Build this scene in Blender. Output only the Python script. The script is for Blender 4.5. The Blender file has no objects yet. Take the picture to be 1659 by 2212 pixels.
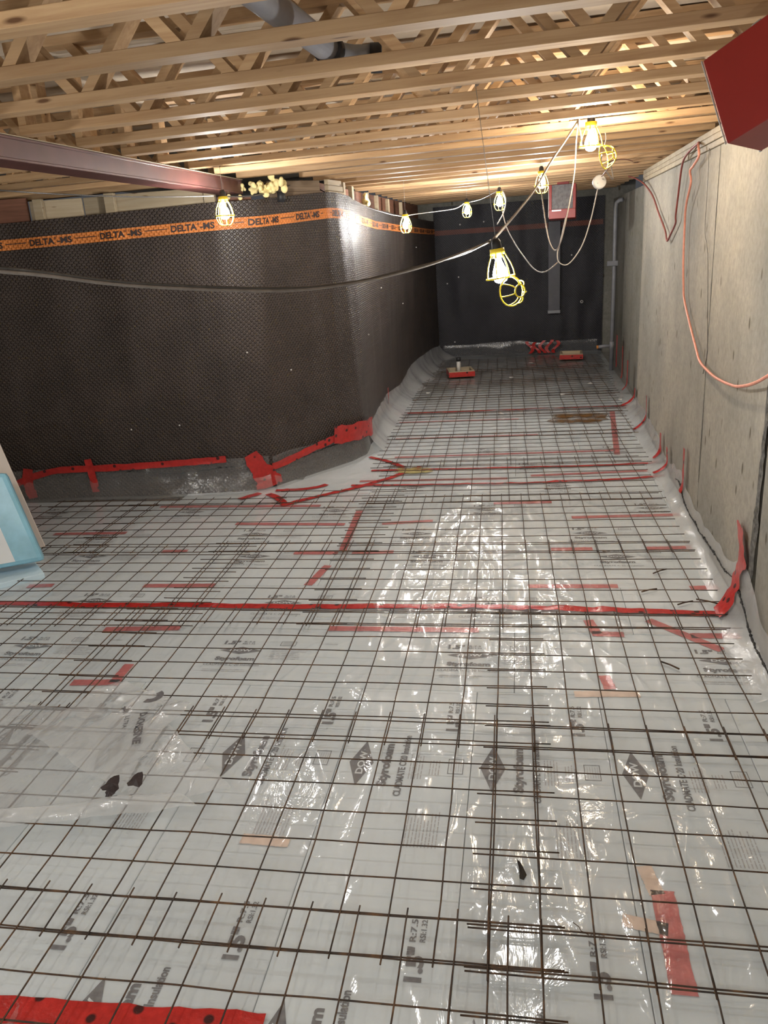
import bpy, bmesh, math, random
import numpy as np
from mathutils import Vector, Matrix, Euler
random.seed(7); RNG = np.random.default_rng(7)
scene = bpy.context.scene
COL = scene.collection

# ------------------------------------------------------------------ camera
CF, CH = 1716.4, 2.007
YAW, PIT, ROL = (math.radians(a) for a in (10.216, 18.748, -3.8036))
_f = Vector((-math.sin(YAW)*math.cos(PIT), math.cos(YAW)*math.cos(PIT), -math.sin(PIT)))
_r = Vector((math.cos(YAW), math.sin(YAW), 0)); _u = _r.cross(_f)
_r2 = math.cos(ROL)*_r + math.sin(ROL)*_u; _u2 = -math.sin(ROL)*_r + math.cos(ROL)*_u
cam_d = bpy.data.cameras.new('camera'); cam = bpy.data.objects.new('camera', cam_d); COL.objects.link(cam)
M = Matrix(((_r2.x, _u2.x, -_f.x, 0), (_r2.y, _u2.y, -_f.y, 0), (_r2.z, _u2.z, -_f.z, CH), (0, 0, 0, 1)))
cam.matrix_world = M
cam_d.sensor_fit = 'HORIZONTAL'; cam_d.sensor_width = 36.0; cam_d.lens = CF/1659*36.0
cam_d.clip_start = 0.02; cam_d.clip_end = 100
scene.camera = cam

# ------------------------------------------------------------------ world, exposure
world = bpy.data.worlds.new('world'); scene.world = world; world.use_nodes = True
world.node_tree.nodes['Background'].inputs[0].default_value = (0.9, 0.92, 1.0, 1)
world.node_tree.nodes['Background'].inputs[1].default_value = 0.03
scene.view_settings.view_transform = 'Standard'; scene.view_settings.look = 'None'
scene.view_settings.gamma = 1.0; scene.view_settings.exposure = 1.16
scene.view_settings.use_curve_mapping = False
BULB_COOL = 430.0     # emission of the white bulbs
BULB_WARM = 430.0     # emission of the warm bulbs

# ------------------------------------------------------------------ material helpers
def newmat(name):
    m = bpy.data.materials.new(name); m.use_nodes = True
    nt = m.node_tree; nt.nodes.clear()
    out = nt.nodes.new('ShaderNodeOutputMaterial')
    return m, nt, out
def N(nt, t, **kw):
    n = nt.nodes.new('ShaderNode'+t)
    for k, v in kw.items():
        if k.startswith('i_'):
            n.inputs[k[2:].replace('_', ' ')].default_value = v
        else: setattr(n, k, v)
    return n
def L(nt, a, b): nt.links.new(a, b)
def ramp(nt, src, stops):
    r = N(nt, 'ValToRGB'); L(nt, src, r.inputs[0])
    cr = r.color_ramp
    while len(cr.elements) < len(stops): cr.elements.new(0.5)
    for e, (p, c) in zip(cr.elements, stops):
        e.position = p; e.color = (c if len(c) == 4 else (*c, 1))
    return r
def coords(nt, kind='Object', scale=(1, 1, 1)):
    tc = N(nt, 'TexCoord'); mp = N(nt, 'Mapping'); mp.inputs['Scale'].default_value = scale
    L(nt, tc.outputs[kind], mp.inputs[0]); return mp.outputs[0]
def noise(nt, vec, scale, detail=4, rough=.55, dist=0):
    n = N(nt, 'TexNoise'); n.inputs['Scale'].default_value = scale; n.inputs['Detail'].default_value = detail
    n.inputs['Roughness'].default_value = rough; n.inputs['Distortion'].default_value = dist
    L(nt, vec, n.inputs['Vector']); return n.outputs['Fac']
def mixc(nt, fac, a, b, mode='MIX'):
    m = N(nt, 'Mix', data_type='RGBA', blend_type=mode)
    for sock, v in ((m.inputs[0], fac), (m.inputs[6], a), (m.inputs[7], b)):
        if hasattr(v, 'is_output'): L(nt, v, sock)
        elif isinstance(v, (int, float)): sock.default_value = v
        else: sock.default_value = (*v, 1) if len(v) == 3 else v
    return m.outputs[2]
def bump(nt, h, strength=.3, dist=.01):
    b = N(nt, 'Bump'); b.inputs['Strength'].default_value = strength; b.inputs['Distance'].default_value = dist
    L(nt, h, b.inputs['Height']); return b.outputs[0]
def principled(nt, out, color, rough=.6, metal=0, normal=None, spec=.5):
    p = N(nt, 'BsdfPrincipled')
    if hasattr(color, 'is_output'): L(nt, color, p.inputs['Base Color'])
    else: p.inputs['Base Color'].default_value = (*color, 1)
    if hasattr(rough, 'is_output'): L(nt, rough, p.inputs['Roughness'])
    else: p.inputs['Roughness'].default_value = rough
    p.inputs['Metallic'].default_value = metal; p.inputs['Specular IOR Level'].default_value = spec
    if normal is not None: L(nt, normal, p.inputs['Normal'])
    L(nt, p.outputs[0], out.inputs[0]); return p

def mat_wood(name, light, dark, sc=(1.2, 22, 22)):
    m, nt, out = newmat(name)
    v = coords(nt, 'Object', sc)
    info = N(nt, 'ObjectInfo')
    add = N(nt, 'VectorMath', operation='ADD'); L(nt, v, add.inputs[0])
    sc2 = N(nt, 'VectorMath', operation='SCALE'); sc2.inputs['Scale'].default_value = 37.0
    cmb = N(nt, 'CombineXYZ'); 
    for i in range(3): L(nt, info.outputs['Random'], cmb.inputs[i])
    L(nt, cmb.outputs[0], sc2.inputs[0]); L(nt, sc2.outputs[0], add.inputs[1])
    g = noise(nt, add.outputs[0], 2.2, 5, .6, .6)
    g2 = noise(nt, add.outputs[0], .35, 3, .5)
    c = ramp(nt, g, [(.30, dark), (.62, light)]).outputs[0]
    c = mixc(nt, ramp(nt, g2, [(.35, (0, 0, 0)), (.75, (.55, .55, .55))]).outputs[0], c, tuple(a*.72 for a in dark))
    # knots
    kv = coords(nt, 'Object', (2.2, 9, 9)); ka = N(nt, 'VectorMath', operation='ADD'); L(nt, kv, ka.inputs[0]); L(nt, sc2.outputs[0], ka.inputs[1])
    vo = N(nt, 'TexVoronoi'); vo.inputs['Scale'].default_value = 1.5; L(nt, ka.outputs[0], vo.inputs['Vector'])
    kn = ramp(nt, vo.outputs['Distance'], [(.06, (1, 1, 1)), (.13, (0, 0, 0))]).outputs[0]
    c = mixc(nt, kn, c, (.13, .06, .025))
    br = N(nt, 'MapRange'); br.inputs['To Min'].default_value = .72; br.inputs['To Max'].default_value = 1.12; L(nt, info.outputs['Random'], br.inputs[0])
    hs = N(nt, 'HueSaturation'); L(nt, br.outputs[0], hs.inputs['Value']); L(nt, c, hs.inputs['Color'])
    principled(nt, out, hs.outputs[0], .62, 0, bump(nt, g, .12, .004), .3)
    return m
M_WOOD = mat_wood('spruce_wood', (.58, .39, .215), (.42, .25, .125))
M_WOODPALE = mat_wood('pale_wood', (.56, .47, .33), (.46, .36, .23))
M_WOODDARK = mat_wood('dark_old_wood', (.30, .22, .15), (.17, .12, .08))
M_WOODSILL = mat_wood('greyed_sill_wood', (.40, .345, .25), (.29, .24, .165))
M_WOODRED = mat_wood('reddish_wood', (.30, .14, .09), (.19, .085, .055))
def mat_flat(name, col, rough=.6, metal=0, spec=.5, var=.12, nscale=9, bstr=.05):
    m, nt, out = newmat(name)
    v = coords(nt, 'Object'); n = noise(nt, v, nscale, 5)
    c = ramp(nt, n, [(.3, tuple(max(0, a*(1-var)) for a in col)), (.7, tuple(min(1, a*(1+var)) for a in col))]).outputs[0]
    principled(nt, out, c, rough, metal, bump(nt, n, bstr, .004), spec); return m
def mat_concrete(name, light, mid, darkc):
    m, nt, out = newmat(name)
    v = coords(nt, 'Object'); big = noise(nt, v, .75, 6, .62)
    st = noise(nt, coords(nt, 'Object', (1.0, 2.6, .28)), 1.3, 3, .5)
    fine = noise(nt, v, 26, 6, .65)
    c = ramp(nt, big, [(.38, mid), (.60, light)]).outputs[0]
    c = mixc(nt, ramp(nt, st, [(.50, (0, 0, 0)), (.74, (.45, .45, .45))]).outputs[0], c, darkc)
    c = mixc(nt, ramp(nt, fine, [(.35, (.35, .35, .35)), (.6, (0, 0, 0))]).outputs[0], c, darkc)
    vo = N(nt, 'TexVoronoi'); vo.inputs['Scale'].default_value = 6.5; L(nt, coords(nt, 'Object', (1, 1.25, .55)), vo.inputs['Vector'])
    holes = ramp(nt, vo.outputs['Distance'], [(.09, (1, 1, 1)), (.15, (0, 0, 0))]).outputs[0]
    pick = ramp(nt, noise(nt, v, 2.3, 2), [(.38, (0, 0, 0)), (.47, (.95, .95, .95))]).outputs[0]
    hm = mixc(nt, 1.0, holes, pick, 'MULTIPLY')
    c = mixc(nt, hm, c, (.10, .085, .06))
    principled(nt, out, c, .82, 0, bump(nt, fine, .25, .01), .25); return m
M_CONC = mat_concrete('weathered_concrete', (.38, .35, .295), (.26, .25, .22), (.14, .135, .115))
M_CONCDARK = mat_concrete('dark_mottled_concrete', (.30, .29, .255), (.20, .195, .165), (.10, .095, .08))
M_GROUT = mat_flat('grey_rough_grout', (.13, .125, .115), .95, 0, .2, .5, 40, .8)
M_SLAB = mat_flat('gravel_base', (.22, .20, .18), .95, 0, .2, .4, 30, .6)
def mat_foam():
    m, nt, out = newmat('pale_foam_board')
    v = coords(nt, 'Object'); w = N(nt, 'NewGeometry')
    info = N(nt, 'ObjectInfo')
    n = noise(nt, w.outputs['Position'], 1.3, 6, .6); d = noise(nt, w.outputs['Position'], 7, 6, .7)
    c = ramp(nt, n, [(.3, (.56, .615, .645)), (.7, (.635, .685, .71))]).outputs[0]
    c = mixc(nt, ramp(nt, d, [(.56, (0, 0, 0)), (.80, (.30, .30, .30))]).outputs[0], c, (.33, .31, .27))
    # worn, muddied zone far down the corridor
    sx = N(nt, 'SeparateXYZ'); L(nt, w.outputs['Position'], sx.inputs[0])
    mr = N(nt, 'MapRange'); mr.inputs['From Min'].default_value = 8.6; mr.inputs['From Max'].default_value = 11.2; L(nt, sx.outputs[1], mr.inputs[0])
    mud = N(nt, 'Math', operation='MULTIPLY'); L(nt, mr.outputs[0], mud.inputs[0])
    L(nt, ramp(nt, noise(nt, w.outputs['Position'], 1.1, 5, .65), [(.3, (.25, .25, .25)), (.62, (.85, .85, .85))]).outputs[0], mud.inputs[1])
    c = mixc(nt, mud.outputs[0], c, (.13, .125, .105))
    br = N(nt, 'MapRange'); br.inputs['To Min'].default_value = .92; br.inputs['To Max'].default_value = 1.04; L(nt, info.outputs['Random'], br.inputs[0])
    hs = N(nt, 'HueSaturation'); L(nt, br.outputs[0], hs.inputs['Value']); L(nt, c, hs.inputs['Color'])
    principled(nt, out, hs.outputs[0], .7, 0, None, .3); return m
M_FOAM = mat_foam()
M_INK = mat_flat('grey_print_ink', (.13, .125, .13), .7, 0, .3, .25, 60, 0)
M_INKLT = mat_flat('faint_print_ink', (.40, .395, .40), .7, 0, .3, .2, 60, 0)
M_PWHITE = mat_flat('print_white', (.62, .66, .68), .7, 0, .3, .05, 20, 0)
def mat_poly(name, milk, rough, bs, scale, tint=(.985, .99, .99)):
    m, nt, out = newmat(name)
    g = N(nt, 'NewGeometry'); pos = g.outputs['Position']
    mp = N(nt, 'Mapping'); mp.inputs['Scale'].default_value = (1.0, .42, 1.0); mp.inputs['Rotation'].default_value = (0, 0, .25); L(nt, pos, mp.inputs[0])
    n1 = noise(nt, mp.outputs[0], scale, 4, .55, 1.6); n2 = noise(nt, pos, scale*.31, 3, .5, .8)
    rid = N(nt, 'Math', operation='ABSOLUTE'); sb = N(nt, 'Math', operation='SUBTRACT'); sb.inputs[1].default_value = .5; L(nt, n1, sb.inputs[0]); L(nt, sb.outputs[0], rid.inputs[0])
    sm = N(nt, 'Math', operation='MULTIPLY_ADD'); sm.inputs[1].default_value = 1.2; L(nt, n2, sm.inputs[0]); L(nt, rid.outputs[0], sm.inputs[2])
    nb = bump(nt, sm.outputs[0], bs, .02)
    tr = N(nt, 'BsdfTransparent'); tr.inputs[0].default_value = (*tint, 1)
    df = N(nt, 'BsdfDiffuse'); df.inputs[0].default_value = (.88, .895, .90, 1)
    tl = N(nt, 'BsdfTranslucent'); tl.inputs[0].default_value = (.88, .895, .90, 1)
    dm = N(nt, 'MixShader'); dm.inputs[0].default_value = .5; L(nt, df.outputs[0], dm.inputs[1]); L(nt, tl.outputs[0], dm.inputs[2])
    mx = N(nt, 'MixShader'); mx.inputs[0].default_value = milk; L(nt, tr.outputs[0], mx.inputs[1]); L(nt, dm.outputs[0], mx.inputs[2])
    gl = N(nt, 'BsdfGlossy'); gl.inputs['Roughness'].default_value = rough; gl.inputs[0].default_value = (1, 1, 1, 1); L(nt, nb, gl.inputs['Normal'])
    lw_ = N(nt, 'LayerWeight'); lw_.inputs['Blend'].default_value = .5; L(nt, nb, lw_.inputs['Normal'])
    pw = N(nt, 'Math', operation='POWER'); pw.inputs[1].default_value = 5.0; L(nt, lw_.outputs['Facing'], pw.inputs[0])
    fr = N(nt, 'Math', operation='MULTIPLY_ADD'); fr.inputs[1].default_value = .85; fr.inputs[2].default_value = .038; L(nt, pw.outputs[0], fr.inputs[0])
    mf = N(nt, 'MixShader'); L(nt, fr.outputs[0], mf.inputs[0]); L(nt, mx.outputs[0], mf.inputs[1]); L(nt, gl.outputs[0], mf.inputs[2])
    L(nt, mf.outputs[0], out.inputs[0]); return m
M_POLY = mat_poly('clear_polyethylene', .15, .11, .22, 9.0)
M_POLYWALL = mat_poly('cloudy_polyethylene', .45, .18, .3, 8.0)
M_POLYMILK = mat_poly('milky_polyethylene', .55, .2, .3, 8.0)
M_POLYCLEAR = mat_poly('clear_film_strip', .16, .16, .4, 8.0)
M_POLYBAG = mat_poly('crumpled_clear_film', .36, .11, .5, 11.0)
def mat_tape(name, col, dots=True):
    m, nt, out = newmat(name)
    g = N(nt, 'NewGeometry'); vo = N(nt, 'TexVoronoi'); vo.inputs['Scale'].default_value = 13.0; L(nt, g.outputs['Position'], vo.inputs['Vector'])
    n = noise(nt, g.outputs['Position'], 30, 4)
    c = ramp(nt, n, [(.3, tuple(a*.8 for a in col)), (.7, tuple(min(1, a*1.15) for a in col))]).outputs[0]
    if dots:
        d = ramp(nt, vo.outputs['Distance'], [(.16, (1, 1, 1)), (.24, (0, 0, 0))]).outputs[0]
        c = mixc(nt, d, c, (.05, .012, .012))
    principled(nt, out, c, .28, 0, bump(nt, n, .4, .01), .5); return m
M_TAPE = mat_tape('red_sheathing_tape', (.44, .026, .022))
M_TAPEUND = mat_tape('red_tape_under_film', (.52, .105, .10), False)
M_WIRE = None
def mat_wire():
    m, nt, out = newmat('rusty_steel_wire')
    g = N(nt, 'NewGeometry'); n = noise(nt, g.outputs['Position'], 14, 6, .7)
    c = ramp(nt, n, [(.36, (.035, .028, .024)), (.52, (.075, .045, .028)), (.70, (.17, .085, .035))]).outputs[0]
    principled(nt, out, c, .6, .35, None, .4); return m
M_WIRE = mat_wire()
def mat_membrane(name, base, bstr=.9):
    m, nt, out = newmat(name)
    uv = N(nt, 'UVMap'); mp = N(nt, 'Mapping'); mp.inputs['Scale'].default_value = (36, 36, 1); mp.inputs['Rotation'].default_value = (0, 0, math.radians(45)); L(nt, uv.outputs[0], mp.inputs[0])
    vo = N(nt, 'TexVoronoi'); vo.inputs['Scale'].default_value = 1.0; vo.inputs['Randomness'].default_value = 0.0; L(nt, mp.outputs[0], vo.inputs['Vector'])
    h = ramp(nt, vo.outputs['Distance'], [(.18, (1, 1, 1)), (.42, (0, 0, 0))]).outputs[0]
    g = N(nt, 'NewGeometry'); n = noise(nt, g.outputs['Position'], 2.5, 5)
    c = ramp(nt, n, [(.3, tuple(a*.75 for a in base)), (.7, tuple(a*1.25 for a in base))]).outputs[0]
    principled(nt, out, c, .50, 0, bump(nt, h, bstr, .012), .5); return m
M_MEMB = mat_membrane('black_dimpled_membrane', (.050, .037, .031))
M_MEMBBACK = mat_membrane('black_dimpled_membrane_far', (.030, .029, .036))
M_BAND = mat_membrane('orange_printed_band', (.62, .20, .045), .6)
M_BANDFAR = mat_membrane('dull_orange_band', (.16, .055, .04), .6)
M_BLACK = mat_flat('black_print', (.035, .025, .025), .5, 0, .4, .2, 30, 0)
M_MASTIC = mat_flat('black_mastic', (.012, .012, .012), .7, 0, .4, .3, 40, .6)
M_STEELRED = mat_flat('red_primer_steel', (.095, .034, .030), .42, .05, .4, .25, 5, .05)
M_HEATER = mat_flat('red_enamel', (.27, .017, .013), .35, 0, .5, .08, 6, .02)
M_HEATERDK = mat_flat('red_enamel_underside', (.30, .025, .020), .45, 0, .5, .1, 6, .02)
M_GREYMETAL = mat_flat('galvanised_metal', (.50, .51, .52), .4, .7, .5, .15, 12, .05)
M_PIPE = mat_flat('grey_plastic_pipe', (.23, .235, .26), .45, 0, .5, .12, 7, .03)
M_PIPEWALL = mat_flat('grey_conduit', (.20, .205, .22), .5, 0, .5, .15, 9, .03)
M_DARKRUB = mat_flat('black_rubber', (.02, .02, .022), .5, 0, .4, .2, 20, .1)
M_YELLOW = mat_flat('yellow_plastic', (.78, .62, .04), .45, 0, .4, .08, 10, .02)
M_WHITEPL = mat_flat('white_plastic', (.62, .60, .56), .5, 0, .4, .06, 10, .02)
M_CORDGREY = mat_flat('grey_cord_jacket', (.19, .165, .145), .4, 0, .5, .15, 25, .05)
M_CORDPALE = mat_flat('pale_cord_jacket', (.36, .34, .31), .4, 0, .5, .1, 25, .05)
M_CORDDARK = mat_flat('dark_cord_jacket', (.06, .055, .05), .45, 0, .5, .2, 25, .05)
M_CORDPINK = mat_flat('salmon_cord_jacket', (.66, .27, .19), .45, 0, .5, .12, 25, .05)
M_CORDRED = mat_flat('dark_red_cord_jacket', (.22, .05, .04), .5, 0, .5, .2, 25, .05)
M_SPRAY = mat_flat('yellow_spray_foam', (.74, .62, .30), .75, 0, .3, .15, 20, .3)
M_BLUE = mat_flat('light_blue_plastic_wrap', (.25, .52, .66), .22, 0, .5, .14, 7, .35)
M_BLUEPALE = mat_flat('pale_blue_board', (.55, .70, .78), .55, 0, .4, .05, 5, .03)
M_LABEL = mat_flat('white_paper_label', (.74, .78, .80), .6, 0, .3, .03, 5, .02)
M_BEIGE = mat_flat('beige_panel', (.66, .58, .52), .7, 0, .3, .05, 4, .02)
M_OLIVE = mat_flat('olive_print', (.55, .50, .20), .6, 0, .3, .05, 5, .02)
M_BROWNPR = mat_flat('brown_print', (.13, .08, .05), .6, 0, .3, .1, 5, .02)
M_RUST = mat_flat('rust_stain', (.20, .095, .018), .5, 0, .4, .5, 9, .1)
M_YSTAIN = mat_flat('yellow_stain', (.45, .38, .10), .5, 0, .4, .3, 9, .1)
M_SUBFLOOR = mat_flat('plywood_subfloor', (.56, .47, .36), .75, 0, .3, .14, 6, .08)
M_LEAF = mat_flat('dry_leaf', (.03, .025, .02), .8, 0, .2, .3, 20, .1)
def mat_stain(name, col):
    m, nt, out = newmat(name); g = N(nt, 'NewGeometry'); n = noise(nt, g.outputs['Position'], 7, 5, .65); b = N(nt, 'BsdfPrincipled'); b.inputs['Base Color'].default_value = (*col, 1); b.inputs['Roughness'].default_value = .45
    t = N(nt, 'BsdfTransparent'); mx = N(nt, 'MixShader'); L(nt, ramp(nt, n, [(.36, (.15, .15, .15)), (.58, (.95, .95, .95))]).outputs[0], mx.inputs[0]); L(nt, t.outputs[0], mx.inputs[1]); L(nt, b.outputs[0], mx.inputs[2]); L(nt, mx.outputs[0], out.inputs[0]); return m
M_RUST = mat_stain('rust_stain', (.16, .075, .015)); M_YSTAIN = mat_stain('yellow_stain', (.40, .33, .10))
def mat_bulb(name, col, strength):
    m, nt, out = newmat(name)
    e = N(nt, 'Emission'); e.inputs[0].default_value = (*col, 1); e.inputs[1].default_value = strength
    L(nt, e.outputs[0], out.inputs[0]); return m
M_BULB = mat_bulb('white_lit_bulb', (1.0, .975, .945), BULB_COOL)
M_BULBW = mat_bulb('warm_lit_bulb', (1.0, .84, .64), BULB_WARM)
def mat_grille():
    m, nt, out = newmat('dark_grille_interior')
    v = coords(nt, 'Object'); n = noise(nt, v, 30, 3)
    principled(nt, out, ramp(nt, n, [(.3, (.10, .09, .09)), (.7, (.2, .19, .19))]).outputs[0], .5, .3); return m
M_GRILLE = mat_grille()

# ------------------------------------------------------------------ geometry helpers
def mesh_from(name, verts, faces, mats, smooth=False, fmat=None, uv=None):
    me = bpy.data.meshes.new(name); me.from_pydata([tuple(map(float, v)) for v in verts], [], [tuple(map(int, f)) for f in faces])
    for m in (mats if isinstance(mats, (list, tuple)) else [mats]): me.materials.append(m)
    if smooth: me.polygons.foreach_set('use_smooth', [True]*len(me.polygons))
    if fmat is not None: me.polygons.foreach_set('material_index', [int(x) for x in fmat])
    if uv is not None:
        lay = me.uv_layers.new(name='UVMap'); li = np.empty(len(me.loops), dtype=np.int64); me.loops.foreach_get('vertex_index', li)
        lay.data.foreach_set('uv', np.asarray(uv, float)[li].ravel())
    me.update(); return me
def link(name, data, parent=None, loc=None, rot=None):
    o = bpy.data.objects.new(name, data); COL.objects.link(o)
    if parent is not None: o.parent = parent
    if loc is not None: o.location = loc
    if rot is not None: o.rotation_euler = rot
    return o
def mk(name, verts, faces, mat, parent=None, smooth=False, **kw):
    loc = kw.pop('loc', None); rot = kw.pop('rot', None)
    return link(name, mesh_from(name, verts, faces, mat, smooth, **kw), parent, loc, rot)
def tag(o, label, cat, group=None, kind=None):
    o['label'] = label; o['category'] = cat
    if group: o['group'] = group
    if kind: o['kind'] = kind
    return o
def struct(o, label=None, cat=None):
    o['kind'] = 'structure'
    if label: o['label'] = label
    if cat: o['category'] = cat
    return o
def empty(name, loc=(0, 0, 0), rot=(0, 0, 0), parent=None):
    o = link(name, None, parent, loc, rot); o.empty_display_size = .05; return o
BOXF = [(0, 3, 2, 1), (4, 5, 6, 7), (0, 1, 5, 4), (1, 2, 6, 5), (2, 3, 7, 6), (3, 0, 4, 7)]
def boxv(x0, x1, y0, y1, z0, z1):
    return [(x0, y0, z0), (x1, y0, z0), (x1, y1, z0), (x0, y1, z0), (x0, y0, z1), (x1, y0, z1), (x1, y1, z1), (x0, y1, z1)]
def bevel_mesh(me, w, seg=1):
    bm = bmesh.new(); bm.from_mesh(me); bmesh.ops.bevel(bm, geom=list(bm.edges), offset=w, segments=seg, affect='EDGES', profile=.6)
    bm.to_mesh(me); bm.free(); me.update(); return me
def box(name, x0, x1, y0, y1, z0, z1, mat, parent=None, bev=.003, **kw):
    me = mesh_from(name, boxv(x0, x1, y0, y1, z0, z1), BOXF, mat)
    if bev: bevel_mesh(me, bev)
    return link(name, me, parent, kw.get('loc'), kw.get('rot'))
def boxc(name, x0, x1, y0, y1, z0, z1, mat, parent=None, bev=.003):
    """box whose origin is its own centre (so grain and tone differ from piece to piece)"""
    c = ((x0+x1)/2, (y0+y1)/2, (z0+z1)/2)
    return box(name, x0-c[0], x1-c[0], y0-c[1], y1-c[1], z0-c[2], z1-c[2], mat, parent, bev, loc=c)
class MB:
    def __init__(s): s.v = []; s.f = []; s.m = []
    def add(s, v, f, mi=0):
        o = len(s.v); s.v += [tuple(p) for p in v]; s.f += [tuple(i+o for i in q) for q in f]; s.m += [mi]*len(f); return s
    def box(s, *a, mi=0): return s.add(boxv(*a), BOXF, mi)
    def build(s, name, mats, parent=None, smooth=False, **kw): return mk(name, s.v, s.f, mats, parent, smooth, fmat=s.m, **kw)
def tube(pts, r, n=6, closed=False, caps=True):
    pts = [Vector(p) for p in pts]; k = len(pts); V = []; F = []
    rr = r if isinstance(r, (list, tuple)) else [r]*k
    prev = None
    for i, p in enumerate(pts):
        a = pts[(i-1) % k] if (closed or i > 0) else p; b = pts[(i+1) % k] if (closed or i < k-1) else p
        t = (b-a); t = t.normalized() if t.length > 1e-9 else Vector((0, 0, 1))
        if prev is None:
            up = Vector((0, 0, 1)) if abs(t.z) < .9 else Vector((1, 0, 0)); nn = (up - t*up.dot(t)).normalized()
        else:
            nn = prev - t*prev.dot(t); nn = nn.normalized() if nn.length > 1e-6 else prev
        prev = nn; bb = t.cross(nn)
        for j in range(n):
            an = 2*math.pi*j/n; V.append(p + (nn*math.cos(an) + bb*math.sin(an))*rr[i])
    for i in range(k if closed else k-1):
        i2 = (i+1) % k
        for j in range(n): F.append((i*n+j, i*n+(j+1) % n, i2*n+(j+1) % n, i2*n+j))
    if caps and not closed: F += [tuple(range(n-1, -1, -1)), tuple((k-1)*n+j for j in range(n))]
    return V, F
def spline(ctrl, per=8):
    c = [Vector(p) for p in ctrl]; out = []
    for i in range(len(c)-1):
        p0 = c[max(i-1, 0)]; p1 = c[i]; p2 = c[i+1]; p3 = c[min(i+2, len(c)-1)]
        for k in range(per):
            t = k/per; out.append(.5*((2*p1)+(p2-p0)*t+(2*p0-5*p1+4*p2-p3)*t*t+(3*p1-p0-3*p2+p3)*t**3))
    out.append(c[-1]); return out
def lathe(prof, n=16, z=True):
    V = []; F = []
    for (r, h) in prof:
        for j in range(n): a = 2*math.pi*j/n; V.append((r*math.cos(a), r*math.sin(a), h))
    for i in range(len(prof)-1):
        for j in range(n): F.append((i*n+j, i*n+(j+1) % n, (i+1)*n+(j+1) % n, (i+1)*n+j))
    return V, F
# smooth value noise
_T = RNG.random((256, 256))
def vnoise(x, y):
    x = np.asarray(x, float); y = np.asarray(y, float); xi = np.floor(x).astype(int); yi = np.floor(y).astype(int)
    fx = x-xi; fy = y-yi; fx = fx*fx*(3-2*fx); fy = fy*fy*(3-2*fy)
    g = lambda a, b: _T[a % 256, b % 256]
    return (g(xi, yi)*(1-fx)+g(xi+1, yi)*fx)*(1-fy)+(g(xi, yi+1)*(1-fx)+g(xi+1, yi+1)*fx)*fy
def gridfaces(nr, nc, off=0):
    i, j = np.meshgrid(np.arange(nr-1), np.arange(nc-1), indexing='ij'); a = (i*nc+j).ravel()+off
    return np.stack([a, a+1, a+nc+1, a+nc], 1).tolist()
# flat lettering: returns vertices (x,y) and faces of a filled text
_fontcache = {}
def text_mesh(s, size=1.0, bold=.0, align='CENTER'):
    key = (s, size, bold, align)
    if key in _fontcache: return _fontcache[key]
    cu = bpy.data.curves.new('t', 'FONT'); cu.body = s; cu.size = size; cu.offset = bold; cu.align_x = align; cu.align_y = 'CENTER'; cu.resolution_u = 3
    ob = bpy.data.objects.new('t', cu); COL.objects.link(ob)
    dg = bpy.context.evaluated_depsgraph_get(); me = bpy.data.meshes.new_from_object(ob.evaluated_get(dg))
    v = [(p.co.x, p.co.y) for p in me.vertices]; f = [tuple(p.vertices) for p in me.polygons]
    bpy.data.objects.remove(ob); bpy.data.curves.remove(cu); bpy.data.meshes.remove(me)
    _fontcache[key] = (v, f); return v, f
def fit_text(s, width, height, bold=.02):
    v, f = text_mesh(s, 1.0, bold); a = np.array(v); w = np.ptp(a[:, 0]); h = np.ptp(a[:, 1]); c = (a.max(0)+a.min(0))/2
    a = (a-c)*[width/w, height/h]; return a, f

# ------------------------------------------------------------------ room layout
WX0, WSL = 1.051, 0.03125               # right wall: x = WX0 + WSL*y
def wallx(y): return WX0+WSL*y
ZB = 2.565                              # underside of the truss chords
SP, JY0, JA, JT = .476, 2.462-.476, -.045, .013   # truss spacing, first, skew, tilt
def jz(x): return ZB+JT*(x+.4)
# left foundation wall, plan at floor and at its top: (bx, by, tx, ty, ztop)
LW = [(-5.4, 6.10, -5.4, 6.17, 2.32), (-4.75, 6.18, -4.75, 6.24, 2.33), (-3.9, 6.27, -3.9, 6.35, 2.345), (-2.42, 6.40, -2.34, 6.44, 2.385), (-2.16, 6.53, -2.03, 6.58, 2.39),
      (-1.60, 7.36, -1.56, 7.04, 2.435), (-1.51, 7.60, -1.50, 7.22, 2.43), (-1.60, 9.4, -1.56, 9.4, 2.355), (-1.57, 11.2, -1.50, 11.2, 2.32),
      (-1.43, 13.4, -1.41, 13.6, 2.28), (-1.37, 14.30, -1.38, 14.30, 2.28)]
LWa = np.array(LW); _seg = np.hypot(np.diff(LWa[:, 0]), np.diff(LWa[:, 1])); LWS = np.concatenate([[0], np.cumsum(_seg)])
def lw_raw(s):
    s = np.asarray(s, float); return [np.interp(s, LWS, LWa[:, i]) for i in range(5)]
def lw_row(s):                          # rounded corners
    ks = np.linspace(-.045, .045, 7); acc = [0]*5
    for k in ks:
        r = lw_raw(np.clip(np.asarray(s)+k, 0, LWS[-1])); acc = [a+b/len(ks) for a, b in zip(acc, r)]
    return acc
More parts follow.
